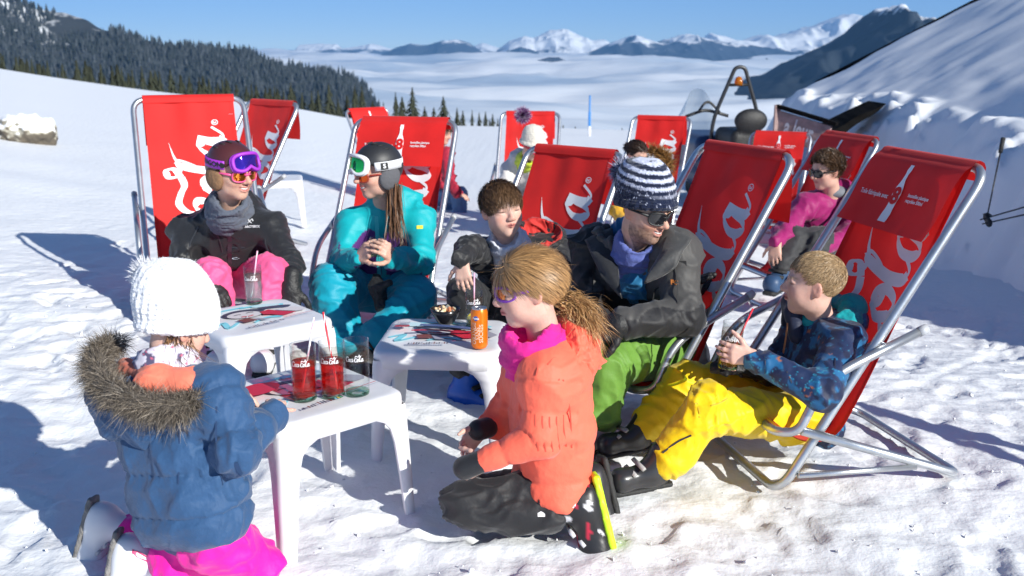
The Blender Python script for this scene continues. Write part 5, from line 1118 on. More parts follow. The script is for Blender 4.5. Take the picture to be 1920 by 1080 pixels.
d2 = np.minimum(np.linalg.norm(v - J['elL'], axis=1), 9); tfl = ((v - J['elL']) @ (J['wrL'] - J['elL'])) / np.sum((J['wrL'] - J['elL']) ** 2); low = (v[:, 2] < W(1290, 560, 3.7)[2] + .02 * vnoise(v, .1, 2)) & (tfl > -.2); rgt = (v - J['neck']) @ lat < -.12
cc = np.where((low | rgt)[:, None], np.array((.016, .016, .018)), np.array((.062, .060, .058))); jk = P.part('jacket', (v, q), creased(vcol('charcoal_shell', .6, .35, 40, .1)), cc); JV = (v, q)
for pt in ([(1262, 470), (1276, 520), (1272, 570)], [(1215, 585), (1240, 560), (1262, 545)], [(1140, 470), (1128, 530), (1120, 580)]): seam(P, JV, [(a, b, 3.55) for a, b in pt], mat('dark_seam', (.02, .02, .02), .5), jk, .005)
# open storm collar, blue inner hood
S = Sdf(.006); n0 = J['neck'] + V(.02, -.02, -.01)
for a in np.linspace(-2.3, 2.3, 11):
    p_ = n0 + V(math.sin(a) * .135, -math.cos(a) * -.10 + .02, .02 + .03 * math.cos(a)); S.cone(p_ + V(0, 0, -.05), p_ + V(math.sin(a) * .03, 0, .05), .03, .022, .03)
v, q = S.mesh(); P.part('collar', (wrinkle(v, q, .008, .06, 23), q), cloth('charcoal_collar', (.05, .05, .05), .6), None, jk)
S = Sdf(.006); S.ell(n0 + V(.02, .03, .03), (.115, .095, .085), None); S.ell(n0 + V(.0, .08, .07), (.12, .07, .08), None, .04); S.cone(n0 + V(-.01, -.06, -.1), n0 + V(0, -.03, .02), .085, .085, .04); v, q = S.mesh(); P.part('inner_hood', (wrinkle(v, q, .010, .05, 25), q), cloth('petrol_blue_fabric', (.012, .13, .27), .65, .3, 50))
neckwarmer(P, J['neck'] + V(-.01, -.045, -.03), hc + R @ V(0, -.04, -.52) * H, .085, .076, cloth('indigo_fleece', (.10, .13, .36), .9, .4, 60), seed=8)
def flap(P, c4, name, m, parent, th=.011, sag=.018):
    a, b, c, d = [np.asarray(t) for t in c4]; nn_ = unit(np.cross(b - a, d - a)); nn_ = nn_ if nn_[1] < 0 else -nn_
    def fn(o): return lambda u, w: (np.outer((1 - u) * (1 - w), a) + np.outer(u * (1 - w), b) + np.outer(u * w, c) + np.outer((1 - u) * w, d)) + nn_ * (o + sag * np.sin(u * math.pi) * np.sin(w * math.pi) + .006 * np.sin(w * 9 + u * 4))[:, None]
    f1, q1 = grid(fn(th / 2), 10, 14); f2, q2 = grid(fn(-th / 2), 10, 14); rim = [i for i in range(14)] + [i * 14 + 13 for i in range(1, 10)] + [9 * 14 + j for j in range(12, -1, -1)] + [i * 14 for i in range(8, 0, -1)]
    n_ = len(f1); q = q1 + [tuple(n_ + t for t in k[::-1]) for k in q2] + [(rim[i], rim[(i + 1) % len(rim)], n_ + rim[(i + 1) % len(rim)], n_ + rim[i]) for i in range(len(rim))]
    return P.mb(name, MB().add(np.concatenate([f1, f2]), q), m, parent)
CHC = MATS['charcoal_collar']; flap(P, [W(1256, 432, 3.74), W(1296, 446, 3.68), W(1262, 505, 3.57), W(1208, 532, 3.58)], 'collar', CHC, jk); flap(P, [W(1148, 428, 3.90), W(1096, 450, 3.92), W(1128, 520, 3.74), W(1166, 560, 3.66)], 'collar', MATS['black_shell_fabric'], jk)
zz = project_on(JV, [W(1255, 502, 3.6), W(1290, 498, 3.6)], (0, 1, 0), .001); strip_on(P, zz, .02, (.3, -1, .1), mat('black_pocket_flap', (.02, .02, .02), .6), 'pocket_flap', jk)
print_text(P, 'FC', JV, W(1266, 532, 3.6), (1, 0, .02), (0, 0, 1), .022, (0, 1, 0), mat('orange_print', (.75, .25, .05), .6), jk, .001)
S = Sdf(.0080); trousers_sdf(S, J, 1.0, (.11, .092, .088)); v, q = S.mesh(); v = wrinkle(v, q, .013, .13, 27); P.part('trousers', (v, q), cloth('grass_green_fabric', (.125, .27, .035), .6, .35, 30))
for sd in 'LR': ski_boot(P, J['an' + sd] + V(0, 0, -.02), (-.6, -.75, 0), J['kn' + sd] - J['an' + sd], 1, (mat('pale_boot_shell', (.55, .55, .56), .4), RUBBER))
S = Sdf(.0045); S.cone(J['wrL'] + unit(J['wrL'] - J['elL']) * -.02, J['wrL'] + unit(J['wrL'] - J['elL']) * .03, .05, .048); hand(S, J['wrL'], V(-.9, -.1, -.25), V(.1, .7, -.7), 1, .18, (.5, .6, .4), .4, .05, 1.4); P.part('glove', S.mesh(), BLACKG)
g2 = W(1318, 520, 3.92); S = Sdf(.0045); hand(S, g2 + V(-.05, 0, -.12), V(.25, 0, 1), V(1, -.5, 0), 1, .19, (.5, .6, .4), .5, .1, 1.4); S.cone(g2 + V(-.06, 0, -.2), g2 + V(-.05, 0, -.11), .045, .04, .02); v, q = S.mesh(); gl = link('glove', mesh_np('glove', v - g2, q, BLACKG)); gl.location = tuple(g2); tag(gl, 'black glove propped against the sling beside the man in the knit hat', 'glove')
sunglasses(P, hc, R, H, BLACKP, LENS_DARK, .40, .0, .066, .046, .75)
def beanie(P, hc, R, H, m, cols=None, top=.62, slouch=(0, -.1, .1), sc=1.0, h=.0045, rib=.0025, brim=True, name='hat', hz=.13):
    g = lambda x, y, z: hc + R @ (V(x, y, z) * H); S = Sdf(h); S.ell(g(0, -.06, .20), np.array((.39, .47, .40)) * H * sc, R); S.ell(g(*(np.array((0, -.12, top)) + np.array(slouch))), np.array((.27, .30, .24)) * H * sc, R, .12)
    if brim: S.chain([g(.02 + .385 * math.cos(a), -.05 + .465 * math.sin(a), hz + .10 * math.sin(a)) for a in np.linspace(0, 2 * math.pi, 19)], [.05 * H] * 19, .02)
    S.cut(g(0, .2, hz - .03 + .02), R @ V(0, .22, -1)); v, q = S.mesh(); N = vnormals(v, q); qq = ((v - hc) @ R) / H; a = np.arctan2(qq[:, 1] + .06, qq[:, 0])
    v = v + N * (rib * np.sin(a * 34) * np.clip((.42 - np.abs(qq[:, 2] - .15)), .15, 1) + .0022 * vnoise(v, .012, 3))[:, None]
    return P.part(name, (v, q), m, cols(v, qq, a) if cols else None), (v, q)
def navy(v, qq, a):
    st = np.sin(qq[:, 2] * 58 + 6 * qq[:, 0] + .8 * vnoise(v, .06, 4)); sp = np.sin(a * 60 + 1.5 * st) * .5 + .6 * vnoise(v, .008, 5); up = np.clip((qq[:, 2] - .30) * 6, 0, 1); w = np.clip((st * 1.0 + sp * .7 + .05) * 3, 0, 1) * up + np.clip((sp - .62) * 5, 0, 1) * (1 - up) * (qq[:, 2] > .2)
    return np.array((.008, .014, .04)) * (1 - w[:, None]) + np.array((.55, .58, .72)) * w[:, None]
hat, _ = beanie(P, hc, R, H, knit('navy_white_knit', [(.01, .02, .05), (.6, .6, .7)], 190), navy, .50, (-.02, -.14, .02), 1.06, .0045, .0025, True, 'hat', .10)
def pompom(P, c, r, cols, n=1500, parent=None, w=.006):
    d = RNG.normal(size=(n, 3)); d /= np.linalg.norm(d, axis=1)[:, None]; g = blades(np.asarray(c) + d * r * .25, d, r * RNG.uniform(.62, .85, n), RNG.normal(size=(n, 3)) * .12, w, 2); pick = RNG.integers(0, len(cols), n); return P.part('pompom', g, HAIRM, np.repeat(np.array(cols)[pick], 5, 0), parent)
pompom(P, W(1170, 322, 3.90), .062, [(.5, .52, .65), (.02, .03, .08), (.4, .42, .55)], 1800, hat)
# ------------------------------------------------------------------ boy in yellow trousers
J = J_of(dict(neck=(1545, 608, 3.50), shL=(1580, 635, 3.32), shR=(1505, 618, 3.62), hip=(1518, 752, 3.46), elL=(1542, 738, 3.05), elR=(1450, 690, 3.58), wrL=(1412, 670, 3.16), wrR=(1385, 668, 3.46),
              hpL=(1500, 785, 3.38), hpR=(1480, 745, 3.56), knL=(1325, 768, 3.16), knR=(1285, 718, 3.54), anL=(1246, 868, 3.12), anR=(1212, 803, 3.46)))
P = Person((J['hip'][0], J['hip'][1], 0.0), 'fair haired boy in navy patterned jacket and yellow trousers holding a glass'); H = .232; hc = W(1524, 532, 3.44); R = frame((-.96, .20, .06), (.06, 0, 1))
S = Sdf(.0035); torso_body(S, J, .78); head(S, hc, R, H, True); S.cone(hc + R @ V(0, -.1, -.3) * H, J['neck'] + V(0, 0, -.05), .046, .055, .03)
GL5 = W(1368, 652, 3.30); hand(S, J['wrL'], V(-.9, .05, .12), V(-.25, .9, 0), -1, .142, (.35, .55, .4), .35); hand(S, J['wrR'] + V(-.01, -.01, .01), V(-.55, -.75, -.1), V(-.3, -.2, .1) + V(.3, -.6, 0), 1, .142, (.4, .6, .4), .35); vq = S.mesh()
P.part('body', vq, SKIN, face_cols(vq[0], hc, R, H, TONE_C, (.30, .20, .11)))
S = Sdf(.0055); ax, lat = jacket_sdf(S, J, .86, 1.08, hem=.05); S.chain([J['neck'] + V(-.01, 0, -.02), J['neck'] + V(-.03, .02, .04)], [.085, .075], .03); S.ell(J['neck'] + V(.075, .0, .02), (.075, .12, .065), None, .03); S.cut(J['neck'] + V(-.03, 0, .05), (-.12, 0, 1)); v, q = S.mesh(); v = wrinkle(v, q, .010, .10, 31)
n1 = vnoise(v, .035, 1) + .6 * vnoise(v, .016, 2); n2 = vnoise(v, .05, 6) + .5 * vnoise(v, .02, 7); n3 = np.abs(vnoise(v, .022, 9)); cc = np.tile(np.array((.008, .022, .075)), (len(v), 1))
def mixc(cc, col, w): w = np.clip(w, 0, 1)[:, None]; return cc * (1 - w) + np.array(col) * w
cc = mixc(cc, (.01, .11, .26), (n1 - .05) * 5); cc = mixc(cc, (.02, .26, .40), (.05 - n3) * 22 * (n1 > -.3)); cc = mixc(cc, (.42, .13, .04), (n2 - .62) * 6 * (vnoise(v, .014, 11) > 0)); cc = mixc(cc, (.006, .012, .045), (-.45 - n2) * 6)
jk = P.part('jacket', (v, q), creased(vcol('patterned_navy_shell', .6, .3, 45, .1)), cc); JV = (v, q)
for pt in ([(1572, 640), (1560, 690), (1540, 735)], [(1430, 655), (1436, 680), (1434, 700)], [(1470, 690), (1480, 715), (1475, 740)]): seam(P, JV, [(a, b, 3.1) for a, b in pt], mat('navy_seam', (.01, .015, .04), .5), jk, .005)
S = Sdf(.006); n0 = J['neck']; S.chain([n0 + V(-.075, -.04, .03), n0 + V(-.03, -.09, -.0), n0 + V(.06, -.09, .03), n0 + V(.10, 0, .06), n0 + V(.06, .09, .05), n0 + V(-.03, .09, .02)], [.03, .036, .04, .05, .04, .03], .03); v, q = S.mesh(); P.part('hood_lining', (wrinkle(v, q, .009, .05, 33), q), cloth('teal_lining', (.0, .30, .33), .6))
S = Sdf(.006); S.chain([n0 + V(-.11, -.05, -.03), n0 + V(-.125, -.03, .05), n0 + V(-.11, .07, .065), n0 + V(-.1, .1, -.02)], [.03, .026, .026, .03], .03); v, q = S.mesh(); P.part('collar', (v, q), cloth('navy_collar', (.012, .018, .045), .6), None, jk)
zz = [n0 + V(-.142, -.04, .06), n0 + V(-.148, -.05, -.02), n0 + V(-.15, -.03, -.1)]; strip_on(P, zz, .008, (-1, -.3, .2), mat('copper_piping', (.45, .18, .08), .5), 'zip', jk)
S = Sdf(.0080); trousers_sdf(S, J, .94, (.10, .088, .078), .03, .93); S.cone(J['hpL'], J['hip'] + V(.02, 0, .06), .09, .085, .04); v, q = S.mesh(); v = wrinkle(v, q, .011, .12, 35); tr = P.part('trousers', (v, q), cloth('yellow_shell_fabric', (.82, .56, .0), .55, .35, 30))
zz = project_on((v, q), [W(1232, 822, 3.2), W(1262, 800, 3.2), W(1284, 790, 3.2)], (0, 1, 0), .001); strip_on(P, zz, .006, (0, -1, .3), BLACKP, 'zip', tr)
for pt in ([(1335, 742), (1400, 738), (1450, 745)], [(1320, 800), (1360, 830), (1380, 850)], [(1300, 760), (1318, 775), (1322, 795)]): seam(P, (v, q), [(a, b, 3.0) for a, b in pt], mat('yellow_seam', (.55, .36, .0), .6), tr, .004)
for sd in 'LR': ski_boot(P, J['an' + sd] + V(-.045, -.01, -.005), (-.9, -.3, -.06), J['kn' + sd] - J['an' + sd], 1, (mat('black_boot_shell', (.03, .03, .032), .3), mat('grey_boot_buckle', (.38, .37, .36), .5), mat('grey_liner', (.35, .34, .33), .8)), .74, sole_m=RUBBER)
S = Sdf(.005); bk = W(1345, 690, 3.45); S.chain([bk, bk + V(.10, 0, .02), bk + V(.20, .0, -.02)], [.03, .05, .05], .03); v, q = S.mesh(); P.part('mitten', (wrinkle(v, q, .008, .05, 37), q), BLACKG)
short_hair(P, hc, R, H, (.40, .27, .145), 9500, .016, .0021, .16, (0, .55, -.5), ([-.5, -.2, -.02, .10, .22, .40], [-.34, -.30, -.10, .06, .20, .27]), 1.03, .3)
P.mb('eye', MB().add(*[(lambda t: (t[0] * .0105 + hc + R @ (V(-.145, .262, .0) * H), t[1]))(lathe([(math.sin(a), math.cos(a)) for a in np.linspace(0, math.pi, 9)], 12))][0]), mat('eye_white', (.6, .58, .55), .2))
# ------------------------------------------------------------------ girl in coral jacket, kneeling
J = J_of(dict(neck=(1028, 632, 2.92), shL=(1020, 712, 2.79), shR=(985, 700, 3.03), hip=(1035, 868, 2.92), elL=(1012, 822, 2.74), elR=(940, 790, 3.05), wrL=(900, 866, 2.75), wrR=(908, 802, 2.98),
              hpL=(1042, 905, 2.87), hpR=(1036, 900, 3.0), knL=(872, 950, 2.83), knR=(890, 935, 3.0), anL=(1058, 968, 2.80), anR=(1062, 925, 3.0)))
P = Person((J['hip'][0], J['hip'][1], 0.0), 'girl kneeling in coral jacket with purple mirrored sunglasses and a ponytail'); H = .228; hc = W(988, 540, 2.86); R = frame((-.955, -.22, -.16), (-.05, 0, 1))
S = Sdf(.0035); torso_body(S, J, .78); head(S, hc, R, H, True); S.cone(hc + R @ V(0, -.1, -.3) * H, J['neck'] + V(0, 0, -.05), .046, .055, .03); hand(S, J['wrR'], V(-.6, -.3, -.5), V(.1, -.8, -.3), 1, .14, (.5, .6, .4), .4); hand(S, J['wrL'] + V(.02, 0, 0), V(-.7, .1, -.3), V(0, .8, -.4), -1, .135, (.6, .7, .5), .4); vq = S.mesh()
P.part('body', vq, SKIN, face_cols(vq[0], hc, R, H, (.64, .395, .315), (.26, .16, .085), (.52, .13, .13)))
S = Sdf(.0064); ax, lat = jacket_sdf(S, J, .90, .96, .84, hem=.085, thick=1.14, cuff=.86); S.cut(J['hip'] - ax * .10, -ax); v, q = S.mesh(); CORAL = cloth('coral_padded_fabric', (.96, .15, .085), .62, .3, 50)
v, g = quilt(v, q, [([J['hip'] - ax * .1, J['neck']], 1.6), ([J['shL'], J['elL'], J['wrL']], 1.0), ([J['shR'], J['elR'], J['wrR']], 1.0)], .095, .0095); CURJ.clear(); v = wrinkle(v, q, .0045, .10, 41); CURJ.update(J)
jk = P.part('jacket', (v, q), CORAL); JV = (v, q)
for pt in ([(1035, 668), (1048, 700), (1052, 740)], [(950, 690), (985, 682), (1015, 690)], [(1060, 740), (1075, 800), (1078, 880)]): seam(P, JV, [(a, b, 2.6) for a, b in pt], mat('coral_seam', (.55, .07, .04), .7), jk, .004)
# vertical stitched side panel
for i in range(5):
    zz = project_on(JV, [W(1005 + 14 * i + dx * 3, 762 + dy * 78 + i * 2, 2.6) for dx, dy in ((0, .55), (0, .8), (1, 1.1), (2, 1.35))], (0, 1, 0), .0); strip_on(P, zz, .004, (0, -1, 0), mat('coral_seam', (.55, .07, .04), .7), 'seam', jk, .0015)
S = Sdf(.0055); nb = W(1075, 640, 2.93); S.ell(nb, (.075, .115, .085), None); S.ell(nb + V(.02, -.03, -.05), (.065, .11, .06), None, .04); S.cone(nb + V(-.03, -.1, -.03), nb + V(-.10, -.08, -.04), .035, .03, .03); S.cone(nb + V(-.03, .08, 0), nb + V(-.10, .06, -.04), .035, .03, .03); v, q = S.mesh(); P.part('hood', (wrinkle(v, q, .010, .06, 43), q), CORAL, None, jk)
S = Sdf(.005); S.chain([J['wrL'] + V(-.0, 0, 0), J['wrL'] + unit(J['wrL'] - J['elL']) * .05], [.034, .036], .01); P.part('cuff', S.mesh(), BLACKC, None, jk); S = Sdf(.005); S.chain([J['wrR'] + V(.01, 0, 0), J['wrR'] + unit(J['wrR'] - J['elR']) * .03], [.034, .034], .01); P.part('cuff', S.mesh(), BLACKC, None, jk)
neckwarmer(P, J['neck'] + V(-.035, -.01, -.05), hc + R @ V(0, .06, -.55) * H, .098, .078, cloth('magenta_fleece', (.72, .015, .26), .85, .3, 60), seed=12, amp=.007)
# ear visible under the hair, glasses
sunglasses(P, hc, R, H, mat('violet_frame', (.22, .05, .42), .35), mat('rainbow_mirror_lens', (.85, .30, .10), .07, metal=.9), .345, .02, .074, .042, 1.05, True, 'sunglasses', .0052)
# hair: swept back over the head into a ponytail
HG = ([-.5, -.2, -.08, .04, .16, .26, .40], [-.34, -.26, -.12, .10, .16, .24, .28]); TIE = W(1066, 575, 2.93); cap = haircap(hc, R, H, 1.05, HG); P.mb('hair_cap', MB().add(*cap), mat('hair_base_fair', (.24, .125, .05), .55, .6, 120, .3, 40))
r_, nn, q = scalp(hc, R, H, 7500, 1.06, HG); to = TIE[None] - r_; dist = np.linalg.norm(to, axis=1); d = to / dist[:, None]; tg = d - nn * (d * nn).sum(1)[:, None]; tg /= np.linalg.norm(tg, axis=1)[:, None]; L = np.clip(dist * .75, .03, .085) * RNG.uniform(.7, 1.1, len(r_))
g1 = blades(r_ + nn * .001, tg + nn * .08, L, -nn * .26, .0029, 4, nn)
n = 3000; t0 = RNG.random(n); ro = TIE + RNG.normal(size=(n, 3)) * V(.014, .018, .018); dd = V(.85, -.15, -.05) + RNG.normal(size=(n, 3)) * .24; bd = V(-.25, -.1, -.85) + RNG.normal(size=(n, 3)) * .28; g2 = blades(ro, dd, RNG.uniform(.05, .105, n), bd, .0026, 7)
v2 = g2[0]; ph = (np.tile(np.arange(15), n) // 2) * .9 + np.repeat(RNG.random(n) * 6, 15); am = np.tile(np.arange(15), n) / 14 * .010; v2 = v2 + np.stack([np.sin(ph), np.cos(ph * 1.1), np.sin(ph + 1.5)], -1) * am[:, None]
n = 160; idx = RNG.integers(0, len(r_), n); g3 = blades(r_[idx] + nn[idx] * .003, tg[idx] + RNG.normal(size=(n, 3)) * .35 + nn[idx] * .45, RNG.uniform(.02, .05, n), RNG.normal(size=(n, 3)) * .4, .0014, 4)
P.hair('hair', [(*g1, 9), (v2, g2[1], 15), (*g3, 9)], (.42, .235, .095), .45); P.mb('hair_tie', MB().add(*tube([TIE + V(-.006, math.cos(a) * .022, math.sin(a) * .024) for a in np.linspace(0, 2 * math.pi, 12, endpoint=False)], .006, 6, True)), mat('purple_band', (.15, .05, .25), .7))
S = Sdf(.0076); trousers_sdf(S, J, .90, (.082, .084, .075), .006); v, q = S.mesh(); v = wrinkle(v, q, .008, .12, 45); tr = P.part('trousers', (v, q), cloth('black_ski_trousers', (.018, .018, .020), .62, .3, 35)); lb = W(1018, 992, 2.6)
zz = project_on((v, q), [lb, lb + V(0, 0, -.035)], (0, 1, 0), .001); strip_on(P, zz, .022, (0, -1, .1), mat('white_tag', (.75, .75, .76), .6), 'label_patch', tr)
NEON = mat('neon_green_plastic', (.55, .85, .02), .4)
def sculpted_boot(P, heel, toe, shaft, mats, k=.9):
    pass
tl = W(1108, 1030, 2.80); hl_ = W(1078, 905, 2.84); bd_ = unit(tl - hl_); sh = unit(J['knL'] - J['anL']); bt = ski_boot(P, W(1072, 955, 2.81), bd_, unit(W(1000, 935, 2.81) - W(1072, 955, 2.81)), 1, (vcol('graphic_boot_shell', .35, .1, 60), mat('boot_white_buckle', (.6, .6, .62), .4), BLACKP), .95, sole_m=NEON)
me = bt.data; vv = np.zeros(len(me.vertices) * 3, np.float32); me.vertices.foreach_get('co', vv); vv = vv.reshape(-1, 3); a_ = me.color_attributes.new('Col', 'FLOAT_COLOR', 'POINT'); n1 = vnoise(vv * np.array((1, 1, .45)), .034, 3) + .25 * vnoise(vv, .014, 4); cc = np.ones((len(vv), 4), np.float32); cc[:, :3] = np.where((n1 > .40)[:, None], (.7, .7, .72), np.where((n1 < -.55)[:, None], (.45, .02, .05), (.02, .02, .022))); a_.data.foreach_set('color', cc.ravel())
bt2 = ski_boot(P, W(1092, 915, 3.02), unit(W(1118, 1000, 3.0) - W(1092, 890, 3.04)), unit(W(1030, 900, 3.0) - W(1092, 915, 3.02)), 1, (MATS['black_boot_shell'], NEON, BLACKP), .9, sole_m=RUBBER)
bpo = W(1072, 955, 2.70)
for k_, (dx, dy) in enumerate(((0, -12), (12, 14))):
    tv, tf = text_mesh(['S', 'Я'][k_], .04, .002); bq = (vv + P.loc, np.array([tuple(p_.vertices) for p_ in me.polygons])); print_text(P, ['S', 'G'][k_], bq, W(1060 + dx, 945 + dy * 2, 2.6), unit(bd_ + V(.3, 0, .2)), unit(V(.9, 0, .5)), .05, (0, 1, 0), mat('boot_print_white', (.75, .75, .76), .5), bt, .002, .004)
# ------------------------------------------------------------------ small girl in blue jacket, kneeling at the table
J = J_of(dict(neck=(318, 695, 2.56), shR=(410, 742, 2.48), shL=(225, 752, 2.62), hip=(358, 945, 2.50), elR=(445, 848, 2.40), elL=(330, 790, 2.80), wrR=(506, 782, 2.62), wrL=(432, 738, 2.84),
              hpR=(405, 1000, 2.50), hpL=(340, 985, 2.62), knR=(470, 1062, 2.56), knL=(420, 1020, 2.82), anR=(292, 1060, 2.54), anL=(222, 1000, 2.72)))
P = Person((J['hip'][0], J['hip'][1], 0.0), 'small girl seen from behind in blue fur hooded jacket, white woolly hat and pink trousers'); H = .20; hc = W(335, 612, 2.60); R = frame((.74, .60, -.34))
S = Sdf(.0035); torso_body(S, J, .66); head(S, hc, R, H, True); S.cone(hc + R @ V(0, -.1, -.3) * H, J['neck'] + V(0, 0, -.04), .042, .05, .03)
hand(S, J['wrR'] + V(0, .01, .01), V(.0, .8, .15), V(-.2, .2, -1), -1, .115, (.35, .45, .3), .4); hand(S, J['wrL'], V(.75, .35, -.25), V(.1, -.2, -1), 1, .115, (.45, .5, .4), .5); vq = S.mesh()
P.part('body', vq, SKIN, face_cols(vq[0], hc, R, H, TONE_C, (.2, .12, .07)))
S = Sdf(.0064); ax, lat = jacket_sdf(S, J, .86, 1.02, .92, hem=.03, thick=1.05, cuff=1.15)
S.cone(J['hip'] + lat * .05 - ax * .0, J['hip'] - lat * .05, .112, .112, .04); v, q = S.mesh(); NAVYB = cloth('denim_blue_padded_fabric', (.024, .075, .175), .66, .35, 60)
v, g = quilt(v, q, [([J['hip'] - ax * .12, J['neck']], 1.5), ([J['shR'], J['elR'], J['wrR']], 1.0), ([J['shL'], J['elL'], J['wrL']], 1.0)], .115, .018); v = wrinkle(v, q, .006, .08, 51)
jk = P.part('jacket', (v, q), NAVYB)
for pt in ([(300, 800), (298, 870), (302, 950)], [(375, 800), (380, 870), (384, 960)]): seam(P, (v, q), [(a, b, 2.25) for a, b in pt], mat('blue_seam', (.012, .04, .11), .7), jk, .004)
seam(P, (v, q), [(432, 880, 2.3), (440, 905, 2.3), (436, 930, 2.3)], MATS['blue_seam'], jk, .012, 'pocket')
# hood lying open on the back, edged with fur
hp_ = [W(*t) for t in ((225, 705, 2.66), (200, 735, 2.62), (225, 775, 2.52), (285, 800, 2.48), (350, 795, 2.48), (395, 770, 2.50))]
S = Sdf(.006); S.chain(hp_, [.045, .055, .06, .06, .055, .04], .03); S.ell(J['neck'] + V(-.02, -.03, -.07), (.15, .12, .08), None, .05); v, q = S.mesh(); hd = P.part('hood', (wrinkle(v, q, .008, .06, 53), q), NAVYB, None, jk)
S = Sdf(.006); S.chain([W(235, 690, 2.62), W(290, 712, 2.47), W(352, 722, 2.46), W(400, 708, 2.52)], [.03, .04, .042, .03], .03); v, q = S.mesh(); P.part('hood_lining', (wrinkle(v, q, .007, .05, 54), q), cloth('coral_lining', (.82, .20, .12), .7), None, hd)
fp = np.array(fillet([W(*t) for t in ((226, 640, 2.66), (188, 655, 2.62), (176, 692, 2.52), (205, 735, 2.43), (268, 760, 2.38), (330, 765, 2.38), (372, 748, 2.41))], .06, 6)); n = 22000; t_ = RNG.random(n) * (len(fp) - 1); i_ = t_.astype(int); cpt = fp[i_] * (1 - (t_ - i_))[:, None] + fp[np.minimum(i_ + 1, len(fp) - 1)] * (t_ - i_)[:, None]
d = RNG.normal(size=(n, 3)); d /= np.linalg.norm(d, axis=1)[:, None]; g = blades(cpt + d * .020, d, RNG.uniform(.012, .036, n), RNG.normal(size=(n, 3)) * .6 + V(-.1, -.1, -.35), .0019, 3); mixp = RNG.random(n)[:, None]
P.part('fur_trim', g, HAIRM, np.repeat(np.array((.085, .068, .052)) * (1 - mixp) + np.array((.40, .335, .265)) * mixp ** 2 + .0, 7, 0), hd)
S = Sdf(.005); S.chain(list(fp[7::3]), [.026] * len(fp[7::3]), .02); P.part('fur_base', S.mesh(), mat('fur_base', (.13, .11, .09), .95, .8, 90), None, hd)
def scarf(v):
    n1 = vnoise(v, .022, 3); n2 = vnoise(v, .008, 4); c = np.tile(np.array((.66, .62, .70)), (len(v), 1)); c = mixc(c, (.10, .09, .16), (n1 - .25) * 8 * (n2 > -.3)); return mixc(c, (.6, .12, .2), (n2 - .55) * 6)
neckwarmer(P, J['neck'] + V(0, 0, -.015), hc + R @ V(0, -.1, -.40) * H, .075, .070, vcol('printed_neck_scarf', .9, .2, 80), 'neck_warmer', 14, .004, .004, scarf)
WK = knit('white_chunky_knit', [(.80, .80, .82)], 150)
hat, (v, q) = beanie(P, hc, R, H, WK, None, .62, (-.10, -.14, -.02), 1.18, .0045, .0052, True, 'hat', .02)
pompom(P, W(276, 516, 2.62), .05, [(.8, .8, .82), (.7, .7, .73)], 1600, hat, .004)
n = 2600; ix = RNG.integers(0, len(v), n); N = vnormals(v, q); g = blades(v[ix], N[ix] + RNG.normal(size=(n, 3)) * .6, RNG.uniform(.002, .005, n), RNG.normal(size=(n, 3)) * .5, .0010, 2); P.part('wool_fuzz', g, HAIRM, np.tile(np.array((.80, .80, .82)), (len(g[0]), 1)), hat)
# a few strands of brown hair at the nape
n = 300; ro = hc + (R @ (np.stack([RNG.uniform(.15, .33, n), RNG.uniform(-.25, .1, n), RNG.uniform(-.3, -.05, n)], 0) * H)).T; g = blades(ro, V(0, -.1, -1) + RNG.normal(size=(n, 3)) * .3, RNG.uniform(.04, .10, n), RNG.normal(size=(n, 3)) * .4, .003, 4); P.hair('hair', [(*g, 9)], (.20, .105, .05), .4)
S = Sdf(.0076); trousers_sdf(S, J, .80, (.12, .10, .09)); v, q = S.mesh(); v = wrinkle(v, q, .010, .12, 56); P.part('trousers', (v, q), cloth('hot_pink_fabric', (.88, .008, .33), .6, .3, 40))
WB = mat('white_boot_plastic', (.74, .74, .76), .35); TREAD = mat('grey_tread', (.20, .19, .18), .8, .8, 70, .3, 30)
b1 = ski_boot(P, W(262, 1045, 2.56), unit(V(-.25, -.1, -1)), unit(W(340, 1070, 2.56) - W(250, 1040, 2.56)), 1, (WB, mat('pale_grey_buckle', (.5, .5, .52), .5), WB), .74, sole_m=TREAD)
b2 = ski_boot(P, W(208, 985, 2.74), unit(V(-.3, -.1, -1)), unit(W(290, 1005, 2.72) - W(200, 980, 2.74)), 1, (WB, MATS['pale_grey_buckle'], WB), .74, sole_m=TREAD)
me = b1.data; vv = np.zeros(len(me.vertices) * 3, np.float32); me.vertices.foreach_get('co', vv); bq = (vv.reshape(-1, 3) + P.loc, np.array([tuple(p_.vertices) for p_ in me.polygons])); print_text(P, 'ROC', bq, W(272, 1048, 2.4), unit(V(1, 0, -.25)), unit(V(.2, 0, 1)), .042, (0, 1, -.15), mat('raspberry_print', (.55, .03, .14), .5), b1, .0015, .003)
